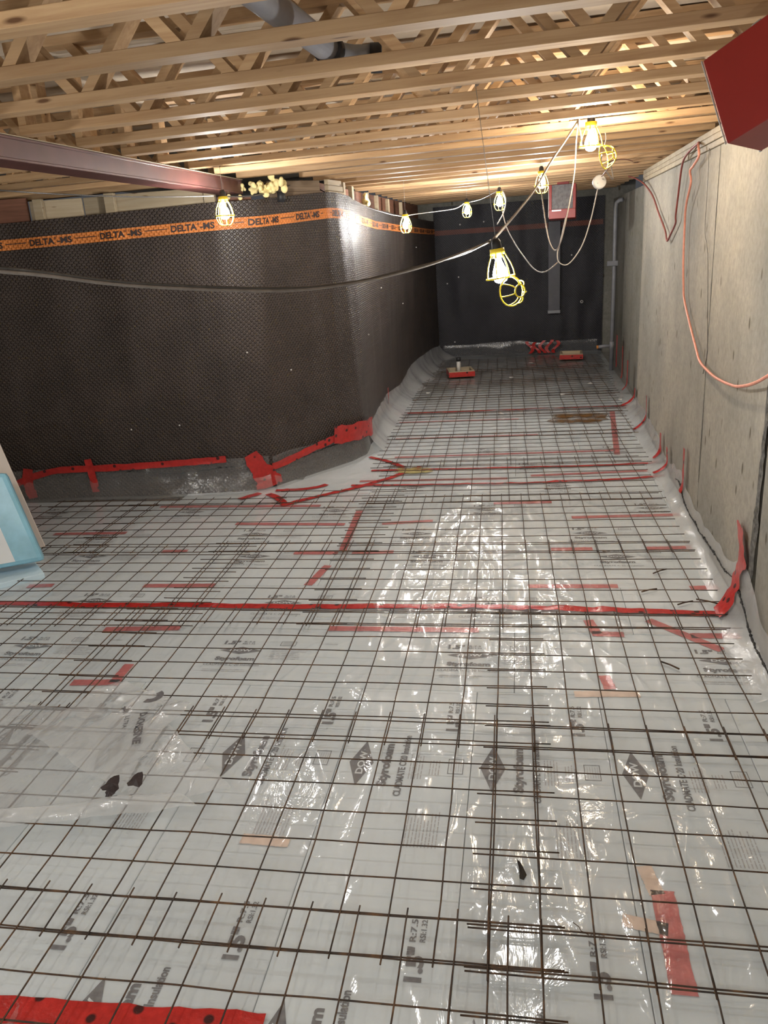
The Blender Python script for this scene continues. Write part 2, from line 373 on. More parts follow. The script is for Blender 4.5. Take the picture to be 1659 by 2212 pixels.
def lw_point(s, z, off=0.0):
    """points on the left membrane, s along the wall, z height, off towards the room"""
    s = np.asarray(s, float); z = np.asarray(z, float)
    bx, by, tx, ty, zt = lw_row(s); bx2, by2, tx2, ty2, _ = lw_row(s+.03)
    t = z/zt; x = bx*(1-t)+tx*t; y = by*(1-t)+ty*t
    dx = (bx2-bx)*(1-t)+(tx2-tx)*t; dy = (by2-by)*(1-t)+(ty2-ty)*t; l = np.hypot(dx, dy)+1e-9
    nx, ny = dy/l, -dx/l
    und = .034*(vnoise(s*3.1+3, z*.45+1)-.5)*np.clip(t*1.3+.25, 0, 1)+.010*(vnoise(s*8.3, z*1.1+9)-.5)
    o = off+und
    return x+nx*o, y+ny*o, z+0*x
def lw_s_at_x(xv, top=True):
    ss = np.linspace(0, LWS[-1], 4000); x, y, _ = lw_point(ss, 0*ss+(2.2 if top else .0)); return float(ss[np.argmin(abs(x-xv))])
def lw_s_at_y(yv):
    ss = np.linspace(LWS[4], LWS[-1], 4000); x, y, _ = lw_point(ss, 0*ss+1.2); return float(ss[np.argmin(abs(y-yv))])

# ================================================================== STRUCTURE
YN, YF = -2.2, 14.36
# ---- floor: compacted base, with the foam boards lying on it
flo = mk('floor', [(-5.6, YN, -.045), (1.9, YN, -.045), (1.9, YF+.2, -.045), (-5.6, YF+.2, -.045), (-5.6, YN, -.25), (1.9, YN, -.25), (1.9, YF+.2, -.25), (-5.6, YF+.2, -.25)],
         [(0, 1, 2, 3), (7, 6, 5, 4), (4, 5, 1, 0), (5, 6, 2, 1), (6, 7, 3, 2), (7, 4, 0, 3)], M_SLAB)
struct(flo, 'basement floor of pale rigid foam insulation boards with grey print', 'floor')
def board(x0, x1, y0, y1):
    g = .0015; dz = random.uniform(-.0015, 0)
    return boxc('insulation_board', x0+g, x1-g, y0+g, y1-g, -.040, dz, M_FOAM, flo, .002)
BOARDS = []
def addb(x0, x1, y0, y1):
    if x1-x0 < .08: return
    BOARDS.append((x0, x1, y0, y1, board(x0, x1, y0, y1)))
XB = [-5.15, -4.60, -4.05, -3.50, -2.95, -2.40, -1.85, -1.305, -.745, -.20, .345, .89, 1.16]
for i in range(len(XB)-1):
    addb(XB[i], XB[i+1], .80, 3.243); addb(XB[i], XB[i+1], -1.64, .80)
YBD = [3.243, 3.84, 4.415, 4.99, 5.575, 6.16, 6.75, 7.34, 7.93, 8.52, 9.11, 9.70, 10.29, 10.88, 11.47, 12.06, 12.65, 13.24, 13.83, 14.32]
for k in range(len(YBD)-1):
    y0, y1 = YBD[k], YBD[k+1]
    xl = -5.2 if y1 < 6.2 else (-2.9 if y1 < 6.8 else (-1.95 if y1 < 7.4 else -1.7))
    xr = wallx(y1)-.02 if y0 < 9.4 else 1.40
    cuts = [-3.69, -1.25, 1.10] if k in (2, 3, 4, 5, 8, 11, 14, 17) else ([-2.47, -.03] if k % 3 == 0 else [-4.3, -1.86, .58])
    cs = [xl]+[c for c in cuts if xl+.1 < c < xr-.1]+[xr]
    for a, b in zip(cs[:-1], cs[1:]): addb(a, b, y0, y1)
# ---- print on the boards
PR = {}
def board_at(x, y):
    for b in BOARDS:
        if b[0] <= x < b[1] and b[2] <= y < b[3]: return b[4]
def pr_add(x, y, ang, av, f, mi, zz):
    b = board_at(x, y)
    if b is None: return
    ca, sa = math.cos(ang), math.sin(ang)
    PR.setdefault(b, MB()).add([(x+p[0]*ca-p[1]*sa-b.location.x, y+p[0]*sa+p[1]*ca-b.location.y, zz-b.location.z) for p in av], f, mi)
def print_text(x, y, ang, u, v, s, w, h, bold=.02, mi=0, zz=.0012):
    a, f = fit_text(s, w, h, bold); pr_add(x, y, ang, [(p[0]+u, p[1]+v) for p in a], f, mi, zz)
def print_poly(x, y, ang, pts, mi=0, zz=.0008): pr_add(x, y, ang, pts, [tuple(range(len(pts)))], mi, zz)
def rect(u0, u1, v0, v1): return [(u0, v0), (u1, v0), (u1, v1), (u0, v1)]
def print_lines(x, y, ang, u0, v0, w, n, dv, th=.004):
    for k in range(n):
        a = u0; end = u0+w*random.uniform(.75, 1)
        while a < end-.01:
            b = min(end, a+random.uniform(.012, .05)); print_poly(x, y, ang, rect(a, b, v0-k*dv, v0-k*dv+th), 2); a = b+.005
def print_boxmark(x, y, ang, u, v, w, h):
    t = .003
    for q in (rect(u-w/2, u+w/2, v-h/2, v-h/2+t), rect(u-w/2, u+w/2, v+h/2-t, v+h/2), rect(u-w/2, u-w/2+t, v-h/2, v+h/2), rect(u+w/2-t, u+w/2, v-h/2, v+h/2)): print_poly(x, y, ang, q, 0)
    for k in range(5): print_poly(x, y, ang, rect(u-w*.36, u+w*.36, v-h*.36+k*h*.16, v-h*.36+k*h*.16+.002), 2)
def full_print(x, y, ang, near):
    dw, dh = (.146, .050) if near else (.118, .038)
    print_poly(x, y, ang, [(-dw, 0), (0, -dh), (dw, 0), (0, dh)], 0)
    print_text(x, y, ang, 0, 0, 'DOW', dw*1.02, dh*.62, .03, 1, .0018)
    if near:
        print_text(x, y, ang, -.005, -.106, 'Styrofoam', .275, .052, .045)
        print_text(x, y, ang, .0, -.170, 'CLADMATE C\u00b720 Insulation', .39, .030, .03)
        print_lines(x, y, ang, -.09, -.205, .17, 5, .012)
        print_lines(x, y, ang, -.06, -.285, .10, 4, .012)
        print_boxmark(x, y, ang, 0, -.385, .095, .062)
        print_text(x, y, ang, .30, -.35, '1.5"', .12, .055, .05)
        print_text(x, y, ang, .42, -.335, 'R:7.5', .085, .020, .02); print_text(x, y, ang, .42, -.365, 'RSI:1.32', .085, .018, .02)
        print_lines(x, y, ang, -.46, -.235, .20, 10, .0125)
    else:
        print_text(x, y, ang, -.005, -.092, 'Styrofoam', .215, .046, .045)
        print_text(x, y, ang, -.005, -.150, 'CLADMATE C\u00b720 Insulation', .30, .020, .0)
        print_text(x, y, ang, -.075, .085, '1.5"', .085, .042, .05)
        print_text(x, y, ang, .02, .094, 'R:7.5', .06, .014, .02); print_text(x, y, ang, .02, .074, 'RSI:1.32', .07, .013, .02)
        print_boxmark(x, y, ang, .24, .082, .085, .046)
        print_lines(x, y, ang, .42, .085, .09, 1, .012)
        print_lines(x, y, ang, .17, .01, .22, 6, .018)
        print_lines(x, y, ang, -.14, -.20, .25, 2, .016)
H90 = math.pi/2
for xc in (-2.85, -2.30, -1.755, -1.20, -.645, -.113, .434, .985):
    for yc in (2.68, 1.45, .25):
        full_print(xc + (.0 if yc > 2 else -.02), yc + (.02 if abs(xc+1.2) < .1 else 0), H90, True)
for yc, x0 in ((3.58, -1.466), (4.165, -1.40), (4.90, -.60), (5.33, -.73), (5.86, -1.45), (6.45, -.9), (7.05, -1.1), (7.6, -.3)):
    for k in range(-3, 3):
        xx = x0+1.215*k
        if -4.6 < xx < 1.0 and (yc < 6.3 or xx > -1.3): full_print(xx, yc, 0, False)
for b, m in PR.items(): m.build('printed_lettering', [M_INK, M_PWHITE, M_INKLT], b)

# ---- right wall: cast concrete in pours, with recessed joints
wr = empty('wall_right'); struct(wr, 'weathered grey concrete foundation wall with stains and form joints along the right', 'wall')
def wpanel(y0, y1, off=0, mat=M_CONC, ztop=2.432, thick=.28):
    ny, nz = max(3, int((y1-y0)/.12)), 22; ys = np.linspace(y0, y1, ny); zs = np.linspace(-.3, ztop, nz); V = []; 
    for yy in ys:
        for zz in zs: V.append((wallx(yy)+off+.006*(vnoise(yy*1.7, zz*1.7)-.5), yy, zz))
    n0 = len(V); F = [f[::-1] for f in gridfaces(ny, nz)]
    V += [(wallx(y0)+thick, y0, -.3), (wallx(y0)+thick, y0, ztop), (wallx(y1)+thick, y1, ztop), (wallx(y1)+thick, y1, -.3)]
    top = [(i+1)*nz-1 for i in range(ny)]; bot = [i*nz for i in range(ny)]; l0 = list(range(nz)); l1 = [(ny-1)*nz+i for i in range(nz)]
    F += [tuple(top+[n0+2, n0+1]), tuple(l0[::-1]+[n0, n0+1])[::-1], tuple(l1+[n0+2, n0+3])[::-1], (n0, n0+1, n0+2, n0+3)]
    return mk('wall_panel', V, F, mat, wr)
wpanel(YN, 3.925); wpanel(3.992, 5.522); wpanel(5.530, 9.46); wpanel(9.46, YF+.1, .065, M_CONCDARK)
# ragged grout in the near joint
gv, gf = [], []
zs = np.linspace(-.2, 2.43, 60)
for zz in zs:
    w = .034+.014*(vnoise(zz*6, 3)-.5)*2; j = .01*(vnoise(zz*11, 8)-.5)
    for t in np.linspace(-1, 1, 7): gv.append((wallx(3.96)-.002-.010*vnoise(zz*25, t*4+5)-.006*(1-t*t), 3.96+.055-.05*zz+j+w*t, zz))
mk('joint_grout', gv, [f[::-1] for f in gridfaces(60, 7)], M_GROUT, wr)
# crack line along the middle joint (ragged spall)
cv, cf = [], []
for zz in np.linspace(.3, 2.43, 80):
    w = .004+.010*max(0, vnoise(zz*5, 2)-.45); j = .008*(vnoise(zz*4, 6)-.5)
    for t in (-1, 1): cv.append((wallx(5.526)-.0045, 5.526+j+t*w-(2.43-zz)*.0, zz))
mk('joint_crack', cv, [f[::-1] for f in gridfaces(80, 2)], M_GROUT, wr)
# three stacked sill plates on top of the wall
for k in range(3):
    yy = YN
    for y1 in ((2.6, 6.6, 9.47), (4.4, 8.2, 9.47), (1.5, 5.4, 9.47))[k]:
        L_ = y1-yy; a = -math.atan(WSL)
        p = box('sill_plate', -.07, .12, -L_/2+.002, L_/2-.002, -.0180, .0180, M_WOODSILL, wr, .003, loc=(wallx((yy+y1)/2)+.055+random.uniform(-.008, .004), (yy+y1)/2, 2.452+.0378*k), rot=(0, 0, a))
        yy = y1
# ---- left foundation wall behind the membrane
ss = np.linspace(0, LWS[-1], 120); bx, by, tx, ty, zt = lw_row(ss)
V = []; 
for i in range(len(ss)):
    x0, y0, _ = lw_point(ss[i], 0.0, -.06); x1, y1, _ = lw_point(ss[i], zt[i]-.16, -.06)
    V += [(x0, y0, -.3), (x1, y1, zt[i]-.16)]
nb = len(V); F = [(2*i, 2*i+2, 2*i+3, 2*i+1) for i in range(len(ss)-1)]
V += [(x, y, zz) for zz in (-.3, 2.12) for x, y in ((-5.6, 14.6), (-5.6, 6.3))]
F += [tuple(range(1, nb, 2))+(nb+2, nb+3)]
wl = mk('wall_left', V, F, M_CONCDARK); struct(wl, 'foundation wall behind the black dimpled membrane on the left', 'wall')
wb = box('wall_back', -1.9, 1.9, YF, YF+.25, -.3, 3.0, M_CONCDARK, None, 0); struct(wb, 'foundation wall at the far end behind the black membrane', 'wall')
wn = box('wall_front', -5.6, 1.9, YN-.25, YN, -.3, 3.0, M_CONC, None, 0); struct(wn, 'concrete wall behind the viewpoint', 'wall')
wo = box('wall_side', -5.85, -5.6, YN-.2, 6.3, -.3, 3.0, M_CONC, None, 0); struct(wo, 'concrete wall beyond the left edge of the view', 'wall')
# ---- ceiling: subfloor panels above the trusses
ZT = ZB+.356
cl = box('ceiling', -5.9, 2.1, YN-.3, YF+.3, ZT+.06, ZT+.09, M_SUBFLOOR, None, 0); struct(cl, 'plywood subfloor above the open floor trusses', 'ceiling')
yy = YN
while yy < YF:
    for k, x0 in enumerate((-5.75, -3.31, -.87)):
        boxc('subfloor_panel', x0+.002, min(x0+2.438, 1.9), yy+.002, min(yy+1.217, YF+.3), ZT+.022, ZT+.058, M_SUBFLOOR, cl, 0)
    yy += 1.22

# ================================================================== FLOOR TRUSSES
CHH, CHW = .038, .089
def web_mesh(name, sgn):
    a = Vector((sgn*.028, 0, CHH)); b = Vector((sgn*.272, 0, .356-CHH)); d = (b-a).normalized(); n = Vector((d.z, 0, -d.x))*.019
    V = []
    for yv in (0.004, CHW-.004):
        for p in (a-n, a+n, b+n, b-n): V.append((p.x, yv, p.z))
    V = [Vector(v) for v in V]
    for i in (0, 1, 4, 5): V[i].z = CHH
    for i in (2, 3, 6, 7): V[i].z = .356-CHH
    V[0].x = a.x-sgn*.024; V[4].x = V[0].x; V[1].x = a.x+sgn*.024; V[5].x = V[1].x
    V[2].x = b.x+sgn*.024; V[6].x = V[2].x; V[3].x = b.x-sgn*.024; V[7].x = V[3].x
    me = mesh_from(name, V, BOXF, M_WOOD)
    bm = bmesh.new(); bm.from_mesh(me); bmesh.ops.recalc_face_normals(bm, faces=list(bm.faces)); bm.to_mesh(me); bm.free(); return me
WEB = {s: web_mesh('web', s) for s in (-1, 1)}
def chord_mesh(x0, x1, name):
    me = mesh_from(name, boxv(-(x1-x0)/2, (x1-x0)/2, 0, CHW, 0, CHH), BOXF, M_WOOD); return bevel_mesh(me, .002)
ORD = ['first', 'second', 'third', 'fourth', 'fifth', 'sixth', 'seventh', 'eighth', 'ninth', 'tenth', 'eleventh', 'twelfth', 'thirteenth', 'fourteenth', 'fifteenth', 'sixteenth', 'seventeenth', 'eighteenth', 'nineteenth', 'twentieth',
       'twenty-first', 'twenty-second', 'twenty-third', 'twenty-fourth', 'twenty-fifth', 'twenty-sixth', 'twenty-seventh', 'twenty-eighth', 'twenty-ninth', 'thirtieth']
_chc = {}
def truss(y, x0, x1, label, group, vx0=-1.56):
    t = empty('floor_truss', (0, y, ZB+JT*.4), (0, -JT, JA)); tag(t, label, 'floor truss', group)
    key = (round(x0, 3), round(x1, 3))
    if key not in _chc: _chc[key] = (chord_mesh(x0, x1, 'bottom_chord'), chord_mesh(x0, x1, 'top_chord'))
    link('bottom_chord', _chc[key][0], t, ((x0+x1)/2, 0, 0)); link('top_chord', _chc[key][1], t, ((x0+x1)/2, 0, .356-CHH))
    v = vx0 + math.ceil((x0-.25-vx0)/.605)*.605
    while v < x1+.25:
        for s in (-1, 1):
            if x0+.02 < v+s*.03 and v+s*.30 < x1+.0 and v+s*.30 > x0 and v+s*.03 < x1: link('web', WEB[s], t, (v, 0, 0))
        v += .605
    for xe in (x0+.02, x1-.02):
        link('end_post', _endp, t, (xe, 0, 0))
    return t
_endp = mesh_from('end_post', boxv(-.019, .019, .004, CHW-.004, CHH, .356-CHH), BOXF, M_WOOD)
k = 0; n_vis = 0
for k in range(-4, 26):
    y = JY0+SP*k
    if y > YF-.15: break
    x0, x1 = (-2.13, 1.33) if y < 6.7 else ((-1.75, 1.47) if y < 9.3 else (-1.68, 1.55))
    if k < 0: lab = 'wooden open-web floor truss overhead, out of view behind the viewpoint'
    else: lab = 'open-web wooden floor truss, %s from the top of the photo' % ORD[k]
    truss(y, x0, x1, lab, 'floor trusses over the corridor' if k >= 0 else 'floor trusses behind the viewpoint')
for k in range(0, 10):
    y = JY0+.12+SP*k
    truss(y, -5.55, -2.36, 'wooden floor truss left of the red beam, %s counting away' % ORD[k], 'floor trusses left of the beam', -1.2)

# ---- red steel beam with its wooden nailer
bm_x0, bm_x1, bm_y0, bm_y1, bz0, bz1 = -2.31, -2.13, YN+.05, 6.50, 2.435, 2.535
sb = empty('steel_beam', (0, 0, 0)); tag(sb, 'dark red primed steel beam running under the trusses at the upper left', 'beam')
box('bottom_flange', bm_x0, bm_x1, bm_y0, bm_y1, bz0, bz0+.012, M_STEELRED, sb, .002)
box('beam_web', -2.226, -2.214, bm_y0, bm_y1, bz0+.012, bz1-.012, M_STEELRED, sb, 0)
box('top_flange', bm_x0, bm_x1, bm_y0, bm_y1, bz1-.012, bz1, M_STEELRED, sb, .002)
box('side_plate', -2.142, -2.134, bm_y0, bm_y1, bz0+.0125, bz1-.0125, M_STEELRED, sb, 0)
yy = YN+.06
for y1 in (.6, 3.2, 5.1, 6.5):
    boxc('wood_nailer', -2.32, -2.12, yy+.002, y1-.002, bz1+.0005, jz(-2.2)-.003, M_WOODPALE, sb, .002); yy = y1

# ================================================================== LEFT MEMBRANE
S0, S1 = .25, LWS[-1]-.02
ns = int((S1-S0)/.035); nz = 64
sg = np.linspace(S0, S1, ns); _, _, _, _, ztg = lw_row(sg)
tg_ = np.linspace(0, 1, nz)
Sg, Tg = np.meshgrid(sg, tg_, indexing='ij'); Zg = Tg*ztg[:, None]
X_, Y_, Z_ = lw_point(Sg.ravel(), Zg.ravel())
memb = mk('drainage_membrane', np.stack([X_, Y_, Z_], 1), [f[::-1] for f in gridfaces(ns, nz)], M_MEMB, None, True, uv=np.stack([Sg.ravel(), Zg.ravel()], 1))
tag(memb, 'black dimpled drainage membrane with orange lettered band covering the left wall', 'membrane')
bs = np.arange(S0, S1, .03); _, _, _, _, bzt = lw_row(bs); V = []; UV = []
for i, s in enumerate(bs):
    for d in (.125, .150, .180, .208):
        x, y, z = lw_point(s, bzt[i]-d, .004); V.append((float(x), float(y), float(z))); UV.append((s, bzt[i]-d))
mk('printed_band', V, gridfaces(len(bs), 4), M_BAND, memb, True, uv=UV)
a, f = fit_text('DELTA', .205, .050, .035); b2, f2 = fit_text('-MS', .115, .050, .035); b3, f3 = fit_text('\u00ae', .018, .018, .01)
def band_print(name, s_c, av, ff, du, dv):
    s_ = s_c+du+av[:, 0]; zt_ = lw_row(s_)[4]; x, y, z = lw_point(s_, zt_-.166+dv+av[:, 1], .0075); mk(name, np.stack([x, y, z], 1), ff, M_BLACK, memb)
sref = lw_s_at_x(-3.76); k = -1
while sref+.575*k < S1-.3:
    sc_ = sref+.575*k; k += 1
    if sc_-.2 < S0: continue
    band_print('band_lettering', sc_, a, f, -.065, 0); band_print('band_lettering', sc_, b2, f2, .118, 0); band_print('registered_mark', sc_, b3, f3, .050, .020)
    q = np.array([(-.09, -.003), (.09, -.003), (.09, .003), (-.09, .003)]); band_print('fine_print_line', sc_, q, [(0, 1, 2, 3)], .29, .004)
# white fastener heads
def fastener(s, z, r=.008):
    x, y, zz = (float(q) for q in lw_point(s, z, .006)); Vv, Ff = lathe([(.0, .004), (r*.7, .004), (r, 0)], 8)
    o = mk('fastener', Vv, Ff, M_WHITEPL, memb, False, loc=(x, y, zz), rot=(math.pi/2, 0, 0)); return o
for (xx, zz) in ((-2.85, .62), (-3.3, .6), (-2.2, 1.2)): fastener(lw_s_at_x(xx), zz)
for (yy, zz) in ((6.75, 1.0), (8.3, 1.1), (9.5, 1.5), (11, 1.2), (12.2, 1.9)): fastener(lw_s_at_y(yy), zz)

# back membrane
nx_, nz_ = 70, 50; xs = np.linspace(-1.39, 1.42, nx_); zs = np.linspace(0, 2.50, nz_); Xg, Zg2 = np.meshgrid(xs, zs, indexing='ij')
def backy(x, z): return YF-.05-.05*(vnoise(x*2.3+11, z*.8)-.5)-.02*(vnoise(x*7, z*2+4)-.5)
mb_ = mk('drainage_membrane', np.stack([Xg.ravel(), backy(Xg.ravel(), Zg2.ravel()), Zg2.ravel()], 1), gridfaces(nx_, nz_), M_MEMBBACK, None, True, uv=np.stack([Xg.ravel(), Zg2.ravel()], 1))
for p in mb_.data.polygons: pass
tag(mb_, 'black drainage membrane hung across the far end wall of the corridor', 'membrane')
V = []; UV = []
xb = np.linspace(-1.38, 1.40, 80)
for x in xb:
    for z in (2.05, 2.09, 2.13): V.append((x, float(backy(x, z))-.006, z+.02*x*.2)); UV.append((x, z))
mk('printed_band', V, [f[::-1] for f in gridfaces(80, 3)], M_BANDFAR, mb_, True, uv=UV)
for (x, z) in ((-.95, 2.2), (-.55, 2.22), (-.15, 2.2), (-1.0, 1.35), (.55, 1.3), (.55, 1.95), (-1.2, 1.25), (-1.1, .25), (.9, 1.6)):
    Vv, Ff = lathe([(0, .005), (.010, .005), (.014, 0)], 8); mk('fastener', Vv, Ff, M_WHITEPL, mb_, False, loc=(x, float(backy(x, z))-.01, z), rot=(math.pi/2, 0, 0))

# ---- timber on top of the left foundation: rim boards, posts, cripple studs
def onwall(s, off): x, y, _ = lw_point(s, 2.3, off); return float(x), float(y)
def rimboard(name, s0, s1, z0, z1, th, mat, label, cat, off=-.10, group=None):
    x0, y0 = onwall(s0, off); x1, y1 = onwall(s1, off); Ln = math.hypot(x1-x0, y1-y0)
    o = box(name, -Ln/2, Ln/2, 0, th, z0-(z0+z1)/2, z1-(z0+z1)/2, mat, None, .003, loc=((x0+x1)/2, (y0+y1)/2, (z0+z1)/2), rot=(0, 0, math.atan2(y1-y0, x1-x0)))
    if label: tag(o, label, cat, group)
    return o
sx = lw_s_at_x
rimboard('rim_board', sx(-3.93), sx(-3.50), 2.325, 2.50, .03, M_WOODPALE, 'short pale rim board at the left above the black membrane', 'board')
rimboard('rim_board', sx(-3.49), sx(-3.26), 2.325, 2.50, .03, M_WOODPALE, 'narrow knotty pale rim board second from left above membrane', 'board', -.12)
rimboard('rim_board', sx(-3.25), sx(-2.47), 2.325, 2.505, .03, M_WOODPALE, 'long pale knotty rim board left of the lit caged bulb', 'board')
rimboard('blocking_post', sx(-3.88), sx(-3.80), 2.33, 2.51, .04, M_WOODPALE, 'pale short post at left end of the rim boards', 'post', -.055)
rimboard('blocking_post', sx(-3.28), sx(-3.19), 2.33, 2.515, .04, M_WOODPALE, 'pale short post between the two longer rim boards', 'post', -.055)
rimboard('blocking_post', sx(-2.46), sx(-2.36), 2.33, 2.515, .05, M_WOODPALE, 'pale short post just behind the caged bulb under the beam', 'post', -.06)
rimboard('rim_board', .05, sx(-3.95), 2.30, 2.53, .03, M_WOODRED, 'reddish brown rim board at the left edge above the membrane', 'board', -.10)
rimboard('rim_board', sx(-2.34), sx(-2.05), 2.33, 2.43, .04, M_WOODRED, 'reddish timber block under the end of the steel beam', 'block', -.16)
sD = lw_s_at_x(-1.95)
rimboard('timber_beam', sD, lw_s_at_x(-1.60), 2.37, 2.445, .12, M_WOODDARK, 'dark weathered timber lying on the diagonal wall corner, lower one', 'timber', -.035)
rimboard('timber_beam', sD-.02, lw_s_at_x(-1.60), 2.446, 2.53, .12, M_WOODDARK, 'dark weathered timber lying on the diagonal wall corner, upper one', 'timber', -.055)
sC = lw_s_at_y(7.28)
for i in range(3):
    rimboard('shim_board', sC, sC+.42-.03*i, 2.405+.046*i, 2.448+.046*i, .035, M_WOODPALE, 'whitish shim board stacked on the wall corner, %s of three' % ('lowest', 'middle one', 'topmost')[i], 'shim', -.03)
for i, yv in enumerate((7.95, 8.45, 9.35, 9.85, 10.6, 11.5)):
    s = lw_s_at_y(yv); x, y = onwall(s, -.06)
    o = box('cripple_stud', -.02, .02, -.045, .045, -.115, .115, M_WOODPALE, None, .003, loc=(x-.02, y, 2.445-.012*i)); tag(o, 'pale cripple stud above the corridor membrane, %s one going back' % ORD[i], 'stud', 'cripple studs on the corridor wall')
rimboard('rim_board', lw_s_at_y(7.5), lw_s_at_y(14.0), 2.26, 2.54, .03, M_WOODRED, 'reddish brown rim board in shadow behind the cripple studs', 'board', -.22)
# spray foam lumps
def foam(name, c, n, spread, r, label, seed):
    rnd = random.Random(seed); bm = bmesh.new()
    for i in range(n):
        p = Vector((c[0]+rnd.gauss(0, spread[0]), c[1]+rnd.gauss(0, spread[1]), c[2]+rnd.gauss(0, spread[2]))); rr = r*rnd.uniform(.5, 1.15)
        bmesh.ops.create_icosphere(bm, subdivisions=2, radius=rr, matrix=Matrix.Translation(p) @ Matrix.Diagonal((rnd.uniform(.8, 1.3), rnd.uniform(.8, 1.2), rnd.uniform(.9, 1.6), 1)))
    me = bpy.data.meshes.new(name); bm.to_mesh(me); bm.free(); me.materials.append(M_SPRAY); me.polygons.foreach_set('use_smooth', [True]*len(me.polygons))
    o = link(name, me); md = o.modifiers.new('r', 'REMESH'); md.mode = 'VOXEL'; md.voxel_size = .007; md.use_smooth_shade = True
    tag(o, label, 'spray foam'); return o
foam('spray_foam', (-1.93, 6.50, 2.475), 60, (.085, .035, .030), .021, 'lumpy yellow spray foam at the end of the steel beam', 3)
foam('spray_foam', (-2.19, 6.36, 2.412), 3, (.008, .008, .008), .014, 'tiny drip of yellow foam under the beam near the bulb', 5)
x_, y_ = onwall(lw_s_at_y(8.95), -.02); foam('spray_foam', (x_, y_, 2.42), 7, (.02, .05, .05), .04, 'pale foam lump between cripple studs above the corridor membrane', 9)
Vv, Ff = tube([(-1.87, 6.66, 2.36), (-1.865, 6.655, 2.44)], .032, 14); o = mk('pipe_stub', Vv, Ff, M_DARKRUB, None, True); tag(o, 'dark short pipe stub beside the yellow spray foam', 'pipe')

# ================================================================== VAPOUR BARRIER
_rw = random.Random(21); WRK = []
for i in range(330):
    xw, yw = (_rw.gauss(.15, .62), _rw.uniform(1.3, 6.6)) if i < 230 else (_rw.uniform(-1.9, 1.1), _rw.uniform(1.3, 4.2))
    WRK.append((xw, yw, _rw.uniform(.08, .38), *(lambda w: (w, min(.0075, w*_rw.uniform(.14, .34))))(_rw.uniform(.009, .026)), _rw.gauss(-.12 if xw > 0 else .10, .28), _rw.uniform(-.03, .03), _rw.uniform(3, 14), _rw.uniform(0, 6)))
def poly_h(x, y):
    x = np.asarray(x, float); y = np.asarray(y, float)
    wx = x+.10*vnoise(x*1.7+5, y*1.1)+.06*vnoise(y*3.1, x*2+7)
    r1 = 1-np.abs(2*vnoise(wx*9.0+2, y*1.6+3)-1); r2 = 1-np.abs(2*vnoise(wx*5.0+y*2.2, y*3.4-wx*1.5+20)-1)
    amp = .35+.9*np.clip(vnoise(x*.9+31, y*.7+4)*1.6-.4, 0, 1)+.5*np.exp(-((x-.1)/.75)**2)
    h = .0055+amp*(.0050*r1**6+.0048*r2**6)+.003*vnoise(x*4, y*4)
    ymin, ymax = float(y.min()), float(y.max()); add = 0
    for (xw, yw, ln, w, A, sl, cu, fr, ph) in WRK:
        if yw+ln < ymin or yw-ln > ymax: continue
        dy = y-yw; xc = xw+sl*dy+cu*np.sin(fr*dy+ph); win = np.clip(1-(dy/ln)**2, 0, 1)
        add = add+A*np.exp(-((x-xc)/w)**2)*win
    return h+np.minimum(add, .008)
def xl_B(y): return np.interp(y, [6.28, 6.40, 6.55, 7.4, 7.65, 9.4, 11.2, 13.4, 14.3], [-2.75, -2.42, -2.12, -1.58, -1.50, -1.585, -1.555, -1.415, -1.36])
def xr_(y): return np.where(y < 9.46, wallx(y)-.012, wallx(y)+.05)
V = []; F = []
off = 0
def patch(xa, xb_, y0, y1, dx, dy):
    """film patch; xb_ None = up to the right wall"""
    global off
    ny = int(round((y1-y0)/dy))+1; nx = int(round(((xb_ if xb_ is not None else 1.15)-xa)/dx))+1
    for yv in np.linspace(y0, y1, ny):
        x = np.linspace(xa, float(xr_(yv)) if xb_ is None else xb_, nx); V.append(np.stack([x, np.full(nx, yv), poly_h(x, yv)], 1))
    F.extend(gridfaces(ny, nx, off)); off += nx*ny
patch(-5.0, None, .4, 1.3, .025, .025)
patch(-5.0, -2.0, 1.3, 4.2, .025, .025); patch(-2.0, None, 1.3, 4.2, .0065, .014)
patch(-5.0, -1.3, 4.2, 6.28, .025, .025); patch(-1.3, None, 4.2, 6.28, .011, .018)
yb_ = np.arange(6.258, 14.28, .035); ncb = 120
for yv in yb_:
    x = np.linspace(float(xl_B(yv)), float(xr_(yv)), ncb); V.append(np.stack([x, np.full(ncb, yv), poly_h(x, yv)], 1))
F.extend(gridfaces(len(yb_), ncb, off))
vb = mk('vapor_barrier', np.concatenate(V), F, M_POLY, None, True); tag(vb, 'clear wrinkled plastic sheet spread over the floor boards beneath the wire mesh', 'plastic sheet')
# upturned edge against the right wall
def up_h(y): return float(.07+.09*vnoise(y*1.3, 2)+.05*vnoise(y*6, 5)+.14*np.exp(-((y-4.05)/.3)**2))
def up_x(y, q): return .13*(1-q)**2*(.7+.6*float(vnoise(y*2.2, 9)))+.012+.012*float(vnoise(y*9, q*3))
V = []; ys = np.arange(3.2, 9.46, .04)
for yv in ys:
    for q in np.linspace(0, 1, 9): V.append((wallx(yv)-up_x(yv, q), yv, .008+up_h(yv)*q**1.25))
mk('wall_upturn', V, gridfaces(len(ys), 9), M_POLYWALL, vb, True)
